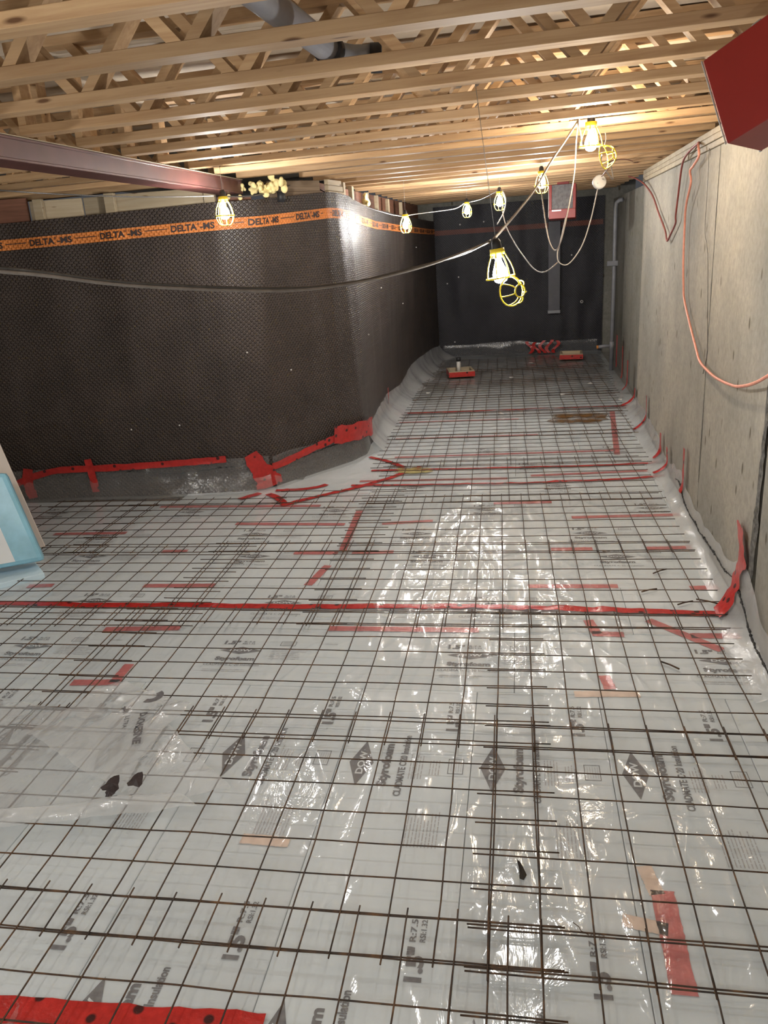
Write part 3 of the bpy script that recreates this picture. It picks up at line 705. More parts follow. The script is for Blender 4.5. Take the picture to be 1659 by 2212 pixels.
# upturned edge against the left membrane
def upturn(s0, s1, h0, amp, mat, sc, name='wall_upturn', toe=.12):
    V = []; s_ = np.arange(s0, s1, .035)
    for s in s_:
        h = h0+amp*(vnoise(s*sc, 3.3)-.5)*2
        for q in np.linspace(0, 1, 9):
            o_ = .016+toe*(1-q)**2*(.6+.8*vnoise(s*2.7, 1.0))+.012*vnoise(s*7, q*4); x, y, z = lw_point(s, h*q, o_); V.append((float(x), float(y), float(z)+.008))
    return mk(name, V, gridfaces(len(s_), 9), mat, vb, True)
sE = lw_s_at_y(7.45)
upturn(S0+.2, lw_s_at_x(-2.05), .285, .03, M_POLYCLEAR, 1.1, toe=.10)
upturn(lw_s_at_x(-2.05), sE, .28, .03, M_POLYCLEAR, 2.0, toe=.07)
upturn(sE, S1-.1, .27, .10, M_POLYMILK, .8, toe=.20)
V = []; xs_ = np.arange(-1.30, 1.35, .04)
for x in xs_:
    h = .16+.07*vnoise(x*2.4, 8)
    for q in np.linspace(0, 1, 7): V.append((x, float(backy(x, 0))-.02-.16*(1-q)**2*(.5+.8*vnoise(x*3, 2)), .008+h*q))
mk('wall_upturn', V, gridfaces(len(xs_), 7), M_POLYCLEAR, vb, True)
# black mastic lines
def ragged(pts, w, name, label, seed=1):
    """ragged bead following 3D points"""
    pts = spline(pts, 10); rad = [w*(.18+.9*float(vnoise(i*1.3+seed, seed))*float(vnoise(i*.13+seed, 5.5))) for i in range(len(pts))]; pts = [Vector((p.x, p.y, p.z+.012*(float(vnoise(i*.6, seed+2.5))-.5))) for i, p in enumerate(pts)]
    Vv, Ff = tube(pts, rad, 5); o = mk(name, Vv, Ff, M_MASTIC); tag(o, label, 'sealant'); return o
def lwp(s, z, off): return tuple(float(q) for q in lw_point(s, z, off))
s_a, s_b = lw_s_at_x(-3.75, False), lw_s_at_x(-2.45, False)
ragged([lwp(s, .215+.02*math.sin(7*s), .02) for s in np.linspace(s_a, s_b, 14)], .012, 'mastic_bead', 'black mastic bead under clear film along the front membrane', 2)
s_c, s_d = lw_s_at_x(-2.05, False), lw_s_at_x(-1.62, False)
ragged([lwp(s, .20+.04*i/7, .025) for i, s in enumerate(np.linspace(s_c, s_d, 8))], .014, 'mastic_bead', 'black mastic bead under film on the diagonal corner', 5)
ragged([(wallx(y)-up_x(y, q_)-.006, y, .008+up_h(y)*q_**1.25) for y in np.arange(3.3, 6.3, .11) for q_ in (.50+.45*float(vnoise(y*2.3, 4)),)], .012, 'mastic_bead', 'black jagged sealant line along the foot of the right wall', 8)

# ================================================================== RED TAPES
def ribbon(path, w, zfun, per=6, jit=.004, seed=1):
    pts = spline([(p[0], p[1], p[2] if len(p) > 2 else 0) for p in path], per); V = []; rn = random.Random(seed)
    for i, p in enumerate(pts):
        a = pts[max(i-1, 0)]; b = pts[min(i+1, len(pts)-1)]; t = Vector((b.x-a.x, b.y-a.y, 0)); t.normalize(); n = Vector((-t.y, t.x, 0))
        ww = w(i/(len(pts)-1)) if callable(w) else w
        for q in (-1, -.33, .33, 1):
            x = p.x+n.x*(q*ww/2+(rn.uniform(-jit, jit) if abs(q) == 1 else 0)); y = p.y+n.y*(q*ww/2+(rn.uniform(-jit, jit) if abs(q) == 1 else 0)); V.append((x, y, zfun(x, y)+p.z))
    return V, [f[::-1] for f in gridfaces(len(pts), 4)]
over = lambda x, y: float(poly_h(x, y))+.0022
under = lambda x, y: .0022
def tape(path, w, label, und=False, seed=1, jit=.004, mat=None):
    n = max(2, len(path)); V, F = ribbon(path, w, under if und else over, 8, jit, seed)
    o = mk('tape_strip', V, F, mat or (M_TAPEUND if und else M_TAPE), None, True); tag(o, label, 'tape'); return o
def seg(x0, y0, x1, y1, n=9): return [(x0+(x1-x0)*t, y0+(y1-y0)*t) for t in np.linspace(0, 1, n)]
# wall tape: y,z path on right wall
def wtape(o_parent, pts, w, label=None, name='tape_strip'):
    V = []; P = spline([(0, p[0], p[1]) for p in pts], 8)
    for i, p in enumerate(P):
        ww = w*(.6+.8*float(vnoise(i*.4, p.y*3)))
        for q in (-1, 0, 1): yy_ = p.y+q*ww/2; qq = min(1, max(0, (p.z-.012)/up_h(yy_)))**.8; V.append((wallx(yy_)-up_x(yy_, qq)-.012-.004*(1-abs(q)), yy_, p.z+.006))
    o = mk(name, V, gridfaces(len(P), 3), M_TAPE, o_parent, True)
    if label: tag(o, label, 'tape')
    return o
t = tape([(-4.2, 4.08), (-3.2, 4.095), (-2.6, 4.085), (-2.0, 4.10), (-1.4, 4.095), (-.78, 4.115), (-.2, 4.12), (.2, 4.105), (.6, 4.095), (1.0, 4.075), (1.10, 4.07)], .060, 'long bright red tape strip across the whole floor in the middle distance', seed=2)
wtape(t, [(4.075, .01), (4.10, .10), (4.15, .22), (4.10, .30), (4.17, .40), (4.20, .47)], .15, name='tape_end')
t = tape([(-1.45, 6.52), (-1.0, 6.50), (-.5, 6.495), (0, 6.505), (.6, 6.56), (1.0, 6.62), (1.20, 6.68)], .045, 'thin red tape strip across corridor floor, nearer of the far pair', seed=3)
wtape(t, [(6.70, .02), (6.74, .10), (6.80, .22)], .07, name='tape_end')
t = tape([(-1.35, 6.98), (-.8, 6.985), (-.1, 6.985), (.6, 7.01), (1.12, 7.06), (1.23, 7.10)], .045, 'thin red tape strip across corridor floor, farther of the far pair', seed=4)
wtape(t, [(7.14, .03), (7.2, .12), (7.22, .24)], .08, name='tape_end')
t = tape([(-1.5, 9.48), (-.7, 9.50), (.2, 9.52), (.9, 9.545), (1.28, 9.56)], .05, 'thin red tape strip across the far corridor floor by the brown puddle', seed=5)
wtape(t, [(9.5, .02), (9.44, .12), (9.40, .24)], .10, name='tape_end')
tape([(-1.9, 1.475), (-1.45, 1.475), (-1.0, 1.49), (-.70, 1.502)], .085, 'red tape strip at the bottom left corner nearest the camera', seed=6)
# star of tape at the diagonal corner
tape([(-2.14, 6.30), (-2.05, 6.22), (-1.95, 6.08), (-1.90, 6.00)], .065, 'short red tape leg pointing to the camera under the corner patch', seed=7)
tape([(-1.93, 5.98), (-1.70, 6.20), (-1.40, 6.45), (-1.15, 6.72), (-1.0, 6.95), (-.90, 7.08)], .060, 'slanting red tape strip from the corner patch up the corridor floor', seed=8)
tape([(-2.10, 6.40), (-1.9, 6.42), (-1.75, 6.48), (-1.68, 6.56)], .06, 'short red tape stub lying beside the diagonal corner', seed=9)
tape([(-1.45, 7.45), (-1.25, 7.30), (-1.05, 7.05)], .05, 'short red tape strip on floor below the wide red patch', seed=10)
tape([(-2.35, 6.16), (-2.22, 6.32)], .07, 'small red tape stub left of the corner patch', seed=11)
# tapes on the left membrane face
def lwtape(path, w, label, off=.034, jit=.01, wf=None):
    P = spline([(p[0], p[1], 0) for p in path], 10); V = []
    for i, p in enumerate(P):
        a = P[max(i-1, 0)]; b = P[min(i+1, len(P)-1)]; t = Vector((b.x-a.x, b.y-a.y)); t.normalize(); n = (-t.y, t.x); ww = (w if wf is None else w*wf(i/(len(P)-1)))*(.9+.25*float(vnoise(i*.5, 3)))
        for q in (-1, -.3, .3, 1): V.append(lwp(p.x+n[0]*q*ww/2, max(.012, p.y+n[1]*q*ww/2), off+.01*float(vnoise(i*.3, q+4))))
    o = mk('tape_strip', V, gridfaces(len(P), 4), M_TAPE, None, True); tag(o, label, 'tape'); return o
xs_f = lambda x: lw_s_at_x(x, False)
lwtape([(xs_f(-4.55), .10), (xs_f(-4.35), .20), (xs_f(-4.05), .27), (xs_f(-3.7), .275), (xs_f(-3.2), .285), (xs_f(-2.8), .30), (xs_f(-2.52), .31)], .055, 'long red tape strip along the top of clear film on the front membrane')
lwtape([(xs_f(-3.75), .36), (xs_f(-3.73), .22), (xs_f(-3.72), .06)], .07, 'faded vertical red tape strip on the front membrane near the left')
lwtape([(xs_f(-4.3), .30), (xs_f(-4.32), .16), (xs_f(-4.3), .03)], .09, 'red tape patch on membrane next to the leaning boards')
lwtape([(xs_f(-2.33), .34), (xs_f(-2.28), .22), (xs_f(-2.22), .10), (xs_f(-2.20), .02)], .21, 'wide upright red tape patch where the membrane turns the corner', .05, wf=lambda t: .55+.5*t)
lwtape([(xs_f(-2.18), .20), (xs_f(-2.02), .235), (xs_f(-1.88), .27), (xs_f(-1.74), .30), (xs_f(-1.66), .31)], .065, 'slanting red tape strip up the diagonal corner of the membrane', .05)
lwtape([(xs_f(-1.75), .33), (xs_f(-1.64), .31), (lw_s_at_y(7.40), .29), (lw_s_at_y(7.6), .27)], .17, 'big red tape patch at the base of the corridor membrane corner', .055)
lwtape([(lw_s_at_y(9.3), .36), (lw_s_at_y(9.32), .2), (lw_s_at_y(9.35), .02)], .05, 'thin upright red tape strip on the corridor membrane', .05)
# tapes under the film
UND = [((-2.18, 5.562), (-1.305, 5.536)), ((-1.02, 5.545), (-.642, 5.60)), ((.38, 5.655), (1.154, 5.70)), ((-1.547, 4.957), (-1.234, 4.957)), ((-1.136, 4.957), (-.849, 4.975)), ((.205, 5.024), (.475, 5.032)), ((.814, 5.04), (1.10, 5.056)),
       ((-2.40, 4.391), (-1.918, 4.406)), ((.046, 4.427), (.569, 4.436)), ((-2.36, 3.787), (-1.908, 3.82)), ((-1.047, 3.844), (-.219, 3.852)), ((-2.536, 4.983), (-2.346, 4.992)), ((-1.21, 5.0), (-1.25, 5.85)), ((-1.311, 4.417), (-1.255, 4.737)),
       ((-2.237, 3.213), (-1.98, 3.227)), ((-2.016, 3.225), (-2.018, 3.408)), ((.437, 2.098), (.437, 1.725)), ((.361, 3.991), (.395, 3.833)), ((.675, 4.001), (.979, 3.684)), ((.389, 3.413), (.405, 3.294)), ((.37, 3.835), (.53, 3.83)), ((-3.21, 4.369), (-3.036, 4.387)),
       ((1.06, 9.3), (.90, 7.40)), ((-1.4, 9.0), (.0, 9.02)), ((.97, 4.42), (1.13, 4.43)), ((-1.3, 8.2), (.2, 8.25)), ((-1.2, 7.45), (.9, 7.55)), ((.1, 6.75), (1.1, 6.85)), ((-.2, 6.0), (.25, 6.02)), ((-3.0, 6.0), (-1.6, 5.98)), ((.86, 3.83), (1.10, 3.835)), ((-1.4, 6.66), (-.1, 6.68)), ((-3.6, 5.35), (-3.0, 5.37))]
UNL = ['second row left of centre', 'short one just right of the corridor mouth', 'long one near the right wall in the fourth seam', 'left half of a pair at the vertical seam', 'right half of a pair at the vertical seam', 'short one right of centre beyond long tape', 'short one close to the right wall',
       'left of centre just beyond the long tape', 'right of centre just beyond the long tape', 'left of centre just before the long tape', 'long one in the centre just before the long tape', 'tiny one far left', 'long one running away from camera on the vertical seam', 'short one running away from camera on the vertical seam',
       'foot of the L shape on the left', 'upright of the L shape on the left', 'wide bright one in the near right foreground', 'upright of the T shape on the right', 'diagonal one toward the right wall', 'small square patch right of centre', 'foot of the T shape on the right', 'small one beside the blue package',
       'one running away from camera beside the brown puddle', 'left one before the farthest bright tape', 'stub at right wall beyond long tape', 'faint left one in the deep corridor', 'faint long one in mid corridor', 'faint one between the far pair of tapes', 'short one in front of the far pair', 'faint one along the front membrane', 'short one at right wall before long tape', 'faint one on left between the far pair', 'faint one at far left behind the package']
for i, ((a, b), l) in enumerate(zip(UND, UNL)):
    tape(seg(*a, *b, 4), .055 if i not in (16,) else .072, 'pinkish red tape under the plastic, '+l, True, i+20, .002)
for i, (a, b) in enumerate((((.24, 3.243), (.53, 3.259)), ((.30, 1.97), (.43, 1.945)), ((.395, 2.20), (.42, 2.08)), ((-1.0, 2.21), (-.82, 2.205)))):
    tape(seg(*a, *b, 4), .05, 'pale tan tape under the plastic, '+('right of centre', 'short one crossing the near red tape', 'stub at the far end of the near red tape', 'left foreground one')[i], True, 70+i, .002, mat_flat('tan_tape%d' % i, (.66, .50, .40), .4, 0, .4, .1, 30, .1))
# red streaks on right wall
for i, (pts, w) in enumerate((([(8.28, .02), (8.3, .18), (8.33, .36)], .035), ([(5.95, .09), (5.97, .24), (5.99, .42)], .04), ([(10.3, .05), (10.32, .2), (10.3, .42)], .05), ([(11.0, .08), (11.0, .3), (11.02, .5)], .05), ([(11.8, .1), (11.85, .3), (11.8, .55)], .10))):
    wtape(None, pts, w*2.0, 'narrow upright red tape on the right wall, '+('opposite the brown puddle', 'nearest of the free-standing ones', 'first beyond the concrete edge', 'second beyond the concrete edge', 'beside the grey conduit foot')[i])

# ================================================================== WELDED WIRE MESH
PT = .1524; WR = .0028
def wire(name, parent, p0, p1, z, seed, sag=0.0):
    n = max(6, int((Vector(p1)-Vector(p0)).length/.076)); V = []
    for i in range(n+1):
        t = i/n; x = p0[0]+(p1[0]-p0[0])*t; y = p0[1]+(p1[1]-p0[1])*t
        w = .0028*(float(vnoise(t*n*.35+seed*7.3, seed*1.7))-.5)*2
        dx, dy = (w, 0) if abs(p1[1]-p0[1]) > abs(p1[0]-p0[0]) else (0, w)
        V.append((x+dx, y+dy, z+.004*(float(vnoise(x*1.3, y*1.3+4))-.3)+.003*(float(vnoise(t*n*.3+seed, 9.1))-.5)))
    Vv, Ff = tube(V, WR, 5); return mk(name, Vv, Ff, M_WIRE, parent, True)
def mesh_sheet(x0, x1, y0, nrow, th, zl, label, c0=None, seed=0, skip_left=None):
    """x0..x1 tip to tip, rows at y0 + k*PT; first column c0"""
    e = empty('wire_mesh_sheet', (x0, y0, 0), (0, 0, th)); tag(e, label, 'wire mesh', 'welded wire mesh sheets')
    W_ = x1-x0; z0 = .0285+zl
    for r in range(nrow): wire('cross_wire', e, (0, r*PT), (W_, r*PT), z0, seed*100+r)
    c = (c0-x0) if c0 is not None else .07
    i = 0
    while c < W_-.01:
        wire('long_wire', e, (c, -.022-.01*random.random()), (c, (nrow-1)*PT+.022+.012*random.random()), z0+.0056, seed*100+50+i); c += PT; i += 1
    return e
BN = ['nearest row', 'second row', 'third row', 'fourth row', 'fifth row', 'sixth row', 'seventh row', 'eighth row', 'ninth row', 'tenth row', 'eleventh row', 'twelfth row', 'thirteenth row']
Z1 = .0115
D = math.radians
# band 0 and 1 (in front)
mesh_sheet(-.168, 1.06, 0.665, 9, 0, 0, 'wire mesh sheet at the bottom right corner, nearest the camera', -.098, 1)
mesh_sheet(-2.33, .12, 0.655, 9, D(.3), Z1, 'wire mesh sheet along the bottom edge left of centre', -2.232+.06, 2)
mesh_sheet(-.165, 1.10, 1.715, 9, 0, Z1*.4, 'wire mesh sheet on the right in the second row from camera', -.098, 3)
mesh_sheet(-2.28, .125, 1.712, 9, D(.42), Z1*1.3, 'wire mesh sheet in the second row with the plastic scrap on its left', -2.234, 4)
mesh_sheet(-4.5, -2.05, 1.70, 9, D(.3), 0, 'wire mesh sheet at the far left edge in the second row', -4.43, 5)
# band 2
mesh_sheet(-.153, 1.042, 2.777, 9, D(.36), 0, 'wire mesh sheet on the right just before the long red tape', -.100, 6)
mesh_sheet(-2.298, .122, 2.757, 9, D(.42), Z1, 'wire mesh sheet in the middle just before the long red tape', -2.234, 7)
mesh_sheet(-4.4, -1.985, 2.765, 9, D(.35), Z1*.5, 'wire mesh sheet on the left just before the long red tape', -4.34, 8)
# band 3
mesh_sheet(-1.225, 1.115, 3.825, 9, D(.9), Z1*.5, 'wire mesh sheet on the right just beyond the long red tape', -1.16, 9)
mesh_sheet(-2.13, -.935, 3.815, 9, D(.45), Z1*1.4, 'narrow wire mesh sheet left of centre just beyond the long red tape', -2.05, 10)
mesh_sheet(-4.24, -1.82, 3.77, 9, D(.6), 0, 'wire mesh sheet beside the blue package just beyond the long red tape', -4.17, 11)
# band 4
mesh_sheet(-1.25, 1.095, 4.872, 9, D(1.2), 0, 'wire mesh sheet on the right in the fifth row from camera', -1.18, 12)
mesh_sheet(-3.24, -.935, 4.87, 8, D(.8), Z1, 'wire mesh sheet left of centre in front of the membrane corner', -3.16, 13)
mesh_sheet(-4.6, -2.975, 4.86, 8, D(.7), Z1*.5, 'wire mesh sheet at the left behind the leaning boards', -4.52, 14)
# band 5
mesh_sheet(-1.21, 1.10, 5.93, 9, D(1.6), Z1*.6, 'wire mesh sheet on the right at the corridor mouth', -1.14, 15)
mesh_sheet(-2.0, -.92, 5.94, 3, D(1.0), Z1*1.4, 'short wire mesh sheet against the diagonal membrane corner', -1.93, 16)
mesh_sheet(-4.0, -1.92, 5.94, 2, D(.8), 0, 'narrow strip of wire mesh along the front membrane', -3.94, 17)
yb0 = 6.99; bi = 6
while yb0 < 13.2:
    n = 9 if yb0+8*PT < 14.0 else int((14.0-yb0)/PT)+1
    x0 = float(xl_B(yb0+.4))+.16; x0 = max(x0, -1.36)
    mesh_sheet(x0, wallx(yb0+.5)-.13, yb0, n, D(1.3), Z1*(bi % 2)*.6, 'wire mesh sheet across the corridor, %s from camera' % BN[min(bi, 12)], x0+.07, 18+bi)
    yb0 += 1.063; bi += 1

# rebar offcuts and litter
def offcut(x, y, ang, ln, label, zz=.045):
    Vv, Ff = tube([(-ln/2, 0, 0), (0, .002, .002), (ln/2, 0, 0)], .0045, 6); o = mk('wire_offcut', Vv, Ff, M_WIRE, None, True, loc=(x, y, .016), rot=(0, 0, ang)); tag(o, label, 'wire offcut', 'wire offcuts on the plastic'); return o
offcut(.836, 4.63, .65, .11, 'short cut wire lying nearest the right wall beyond long tape')
offcut(.733, 4.352, .45, .10, 'short cut wire lying left of the others beyond long tape')
offcut(.90, 4.19, .5, .10, 'short cut wire lying right at the long red tape')
offcut(1.02, 4.21, -.5, .12, 'short cut wire touching the long tape close to the wall')
offcut(.70, 3.50, -.75, .10, 'short cut wire lying before the long tape on the right')
V = [(-.012, -.035, .002), (.0, -.045, .004), (.014, -.025, .003), (.008, 0, .01), (.004, .03, .006), (-.004, .045, .003), (-.006, .0, .006)]
o = mk('dry_leaf', V+[(x, y, z+.003) for x, y, z in V], [tuple(range(7))[::-1], tuple(range(7, 14))]+[(i, (i+1) % 7, 7+(i+1) % 7, 7+i) for i in range(7)], M_LEAF, None, False, loc=(-.005, 2.13, .014), rot=(0, 0, .2)); tag(o, 'small dark dry leaf scrap on the plastic in the foreground', 'leaf')
Vv, Ff = tube([(-.02, .02, .006), (-.005, .0, .012), (.0, -.012, .01), (.02, -.02, .006)], .0014, 5); o = mk('tie_wire', Vv, Ff, M_WIRE, None, True, loc=(.17, 1.90, .022)); tag(o, 'thin bent tie wire end sticking up in the near foreground', 'tie wire')
# stains (dried rust, lying on the film)
def stain(name, cx, cy, rx, ry, mat, label, seed):
    V = [(cx, cy, float(poly_h(cx, cy))+.003)]; n = 40
    for i in range(n):
        a = 2*math.pi*i/n; k = .62+.75*float(vnoise(math.cos(a)*1.7+seed, math.sin(a)*1.7+seed*2)); x = cx+rx*k*math.cos(a); y = cy+ry*k*math.sin(a); V.append((x, y, float(poly_h(x, y))+.003))
    o = mk(name, V, [(0, i+1, (i+1) % n+1) for i in range(n)], mat, None, True); tag(o, label, 'stain'); return o
stain('rust_puddle', .64, 8.95, .34, .26, M_RUST, 'brown rusty puddle on the corridor floor near the right wall', 3)
stain('yellow_puddle', -.93, 6.95, .20, .10, M_YSTAIN, 'yellowish stain on the plastic at the corridor mouth', 6)
# litter
rl = random.Random(4)
for i, (x, y) in enumerate(((1.20, 9.75), (-.1, 11.6), (.2, 12.9), (-1.2, 10.6), (.55, 10.2), (-.2, 9.15), (.95, 10.9))):
    Vv = [(-.03, -.02, .0), (.025, -.022, .004), (.034, .015, .0), (-.01, .024, .007), (-.028, .01, .003)]
    o = mk('paper_scrap', Vv+[(a, b, c+.004) for a, b, c in Vv], [(4, 3, 2, 1, 0), (5, 6, 7, 8, 9)]+[(j, (j+1) % 5, 5+(j+1) % 5, 5+j) for j in range(5)], M_WHITEPL, None, False, loc=(x, y, .040), rot=(0, 0, rl.uniform(0, 6))); tag(o, 'tiny white scrap on the corridor mesh, '+('nearest the right wall by the concrete edge', 'left of centre before the first box frame', 'just before the box frame at end wall', 'nearest the left film upturn', 'right of centre beyond the brown puddle', 'left of centre before the farthest red tape', 'right side beyond the farthest red tape')[i], 'scrap', 'tiny white scraps in the corridor')

# ================================================================== CRUMPLED PLASTIC SCRAP (near left)
def inpoly(px, py, poly):
    c = False; j = len(poly)-1
    for i in range(len(poly)):
        if (poly[i][1] > py) != (poly[j][1] > py) and px < (poly[j][0]-poly[i][0])*(py-poly[i][1])/(poly[j][1]-poly[i][1])+poly[i][0]: c = not c
        j = i
    return c
def quadsheet(corners, nu, nv, zf):
    """bilinear patch from 4 plan corners with height function"""
    a, b, c, d = (np.array(p, float) for p in corners); V = []
    for i in range(nu):
        u = i/(nu-1)
        for j in range(nv):
            v = j/(nv-1); p = (a*(1-u)+b*u)*(1-v)+(d*(1-u)+c*u)*v
            p = p+.018*np.array([vnoise(u*5+1, v*5)-.5, vnoise(u*5, v*5+7)-.5]); V.append((p[0], p[1], float(zf(p[0], p[1], u, v))))
    return V, gridfaces(nu, nv)
def crump(x, y): 
    return .5*(1-abs(2*float(vnoise(x*5+y*3, y*4-x*2))-1))**3+.5*(1-abs(2*float(vnoise(x*9-y*6+4, y*3+x*3+9))-1))**3
bag = empty('plastic_scrap', (-1.7, 2.5, 0)); tag(bag, 'crumpled clear plastic film with dark lettering lying on the mesh at left', 'plastic film')
def bz(x, y, u, v): e = min(u, 1-u, v, 1-v); return .050+.030*crump(x, y)+.03*min(1, e*6)*float(vnoise(x*3, y*3))
Vv, Ff = quadsheet([(-2.75, 2.96), (-1.60, 2.86), (-1.09, 2.40), (-2.75, 1.86)], 60, 50, bz)
mk('bottom_layer', [(x+1.7, y-2.5, z) for x, y, z in Vv], Ff, M_POLYBAG, bag, True)
def bz2(x, y, u, v): return .072+.035*crump(x+3, y)+.030*math.sin(math.pi*min(1, max(0, u)))*(.4+.6*float(vnoise(x*2.5, y*2.5+4)))
Vv, Ff = quadsheet([(-2.12, 2.66), (-1.92, 3.12), (-1.47, 2.94), (-1.52, 2.33)], 44, 40, bz2)
flapV = np.array(Vv)
mk('folded_flap', [(x+1.7, y-2.5, z) for x, y, z in Vv], Ff, M_POLYBAG, bag, True)
Vv, Ff = quadsheet([(-2.6, 2.02), (-1.35, 2.33), (-1.18, 2.28), (-2.6, 1.93)], 50, 8, lambda x, y, u, v: .07+.035*math.sin(math.pi*v)+.02*crump(x, y))
mk('rolled_edge', [(x+1.7, y-2.5, z) for x, y, z in Vv], Ff, M_POLYBAG, bag, True)
m = MB()
def bagtext(s, c, d, w, h, bold):
    a, f = fit_text(s, w, h, bold); d = np.array(d)/np.hypot(*d); n = np.array([-d[1], d[0]]); V = []
    for p in a:
        q = np.array(c)+d*p[0]+n*p[1]; V.append((q[0]+1.7, q[1]-2.5, float(flapV[np.argmin((flapV[:, 0]-q[0])**2+(flapV[:, 1]-q[1])**2), 2])+.007))
    mk('printed_lettering', V, f, M_INK, bag)
bagtext('DUCHESNE', (-1.605, 2.70), (.10, -.30), .26, .036, .05); bagtext('ULTRA', (-1.69, 2.74), (.10, -.30), .11, .020, .02); bagtext('+', (-1.74, 2.83), (.1, -.3), .03, .03, .02)
a = []
for i in range(13):
    an = -1.9+2.9*i/12; a += [(-1.632+.055*math.cos(an)+1.7, 2.885+.055*math.sin(an)-2.5, .150), (-1.632+.024*math.cos(an)+1.7, 2.885+.024*math.sin(an)-2.5, .150)]
m.add(a, [(2*i, 2*i+2, 2*i+3, 2*i+1) for i in range(12)])
m.build('printed_logo', M_INK, bag)
for (cx, cy, r) in ((-1.545, 2.33, .035), (-1.46, 2.36, .03), (-1.53, 2.28, .018)):
    V = [(cx+1.7, cy-2.5, .118)]
    for i in range(14): an = 2*math.pi*i/14; k = .5+float(vnoise(i*.9, r*90)); V.append((cx+1.7+r*k*math.cos(an), cy-2.5+r*k*math.sin(an), .112+.01*math.sin(an)))
    mk('dark_print_patch', V, [(0, i+1, (i+1) % 14+1) for i in range(14)], M_BLACK, bag)

# ================================================================== BOARDS AND PACKAGE AT THE LEFT
def panel(name, o_, ea, eb, th, mat, parent, bev=.004):
    """slab from corner o_, edges ea, eb, thickness vector from their normal"""
    o_, ea, eb = Vector(o_), Vector(ea), Vector(eb); n = ea.cross(eb).normalized()*th
    V = [o_, o_+ea, o_+ea+eb, o_+eb, o_+n, o_+ea+n, o_+ea+eb+n, o_+eb+n]
    me = mesh_from(name, V, BOXF, mat); bm = bmesh.new(); bm.from_mesh(me); bmesh.ops.recalc_face_normals(bm, faces=list(bm.faces)); bm.to_mesh(me); bm.free()
    if bev: bevel_mesh(me, bev, 2)
    return link(name, me, parent)
bp = empty('leaning_panel', (-3.5, 5.0, 0)); tag(bp, 'beige rigid panel leaning behind the blue package at the left edge', 'panel')
def rel(v, e): return tuple(a-b for a, b in zip(v, e.location))
lean = Vector((-.30, .10, .95)).normalized()
panel('panel_board', rel((-3.44, 4.98, .045), bp), Vector((-1.05, -.62, 0)), lean*1.05, -.035, M_BEIGE, bp)
dirA = Vector((-1.05, -.62, 0)).normalized(); o0 = Vector((-3.44, 4.98, .045)); nn = dirA.cross(lean).normalized()
pk = empty('insulation_package', (-3.4, 4.6, 0)); tag(pk, 'light blue plastic wrapped insulation package with white label leaning at left edge', 'package')
pb = panel('wrapped_bundle', rel((-3.245, 4.67, .075), pk), dirA*1.1, lean*.64, -.15, M_BLUE, pk, .03)
b0 = Vector((-3.245, 4.67, .075))-nn*.152
panel('paper_label', rel(b0+dirA*.17+lean*.03, pk), dirA*.75, lean*.42, -.004, M_LABEL, pk, .002)
for i in range(7): panel('label_print', rel(b0-nn*.005+dirA*(.195+.014*i)+lean*(.25-.006*i), pk), dirA*.006, lean*(.12+.02*(i % 3)), -.0015, M_INKLT, pk, 0)
b1 = o0-nn*.037
panel('printed_patch', rel(b1+dirA*.16+lean*.62, bp), dirA*.10, lean*.16, -.002, M_OLIVE, bp, 0)
panel('printed_patch', rel(b1+dirA*.20+lean*.79, bp), dirA*.22, lean*.16, -.002, M_BROWNPR, bp, 0)
fb = panel('foam_slab', (-3.16, 4.50, .042), Vector((-1.15, -.98, 0)), Vector((-.30, .30, .02)), .06, M_BLUEPALE, None, .006); tag(fb, 'pale blue foam slab lying on the mesh under the blue package', 'foam board')

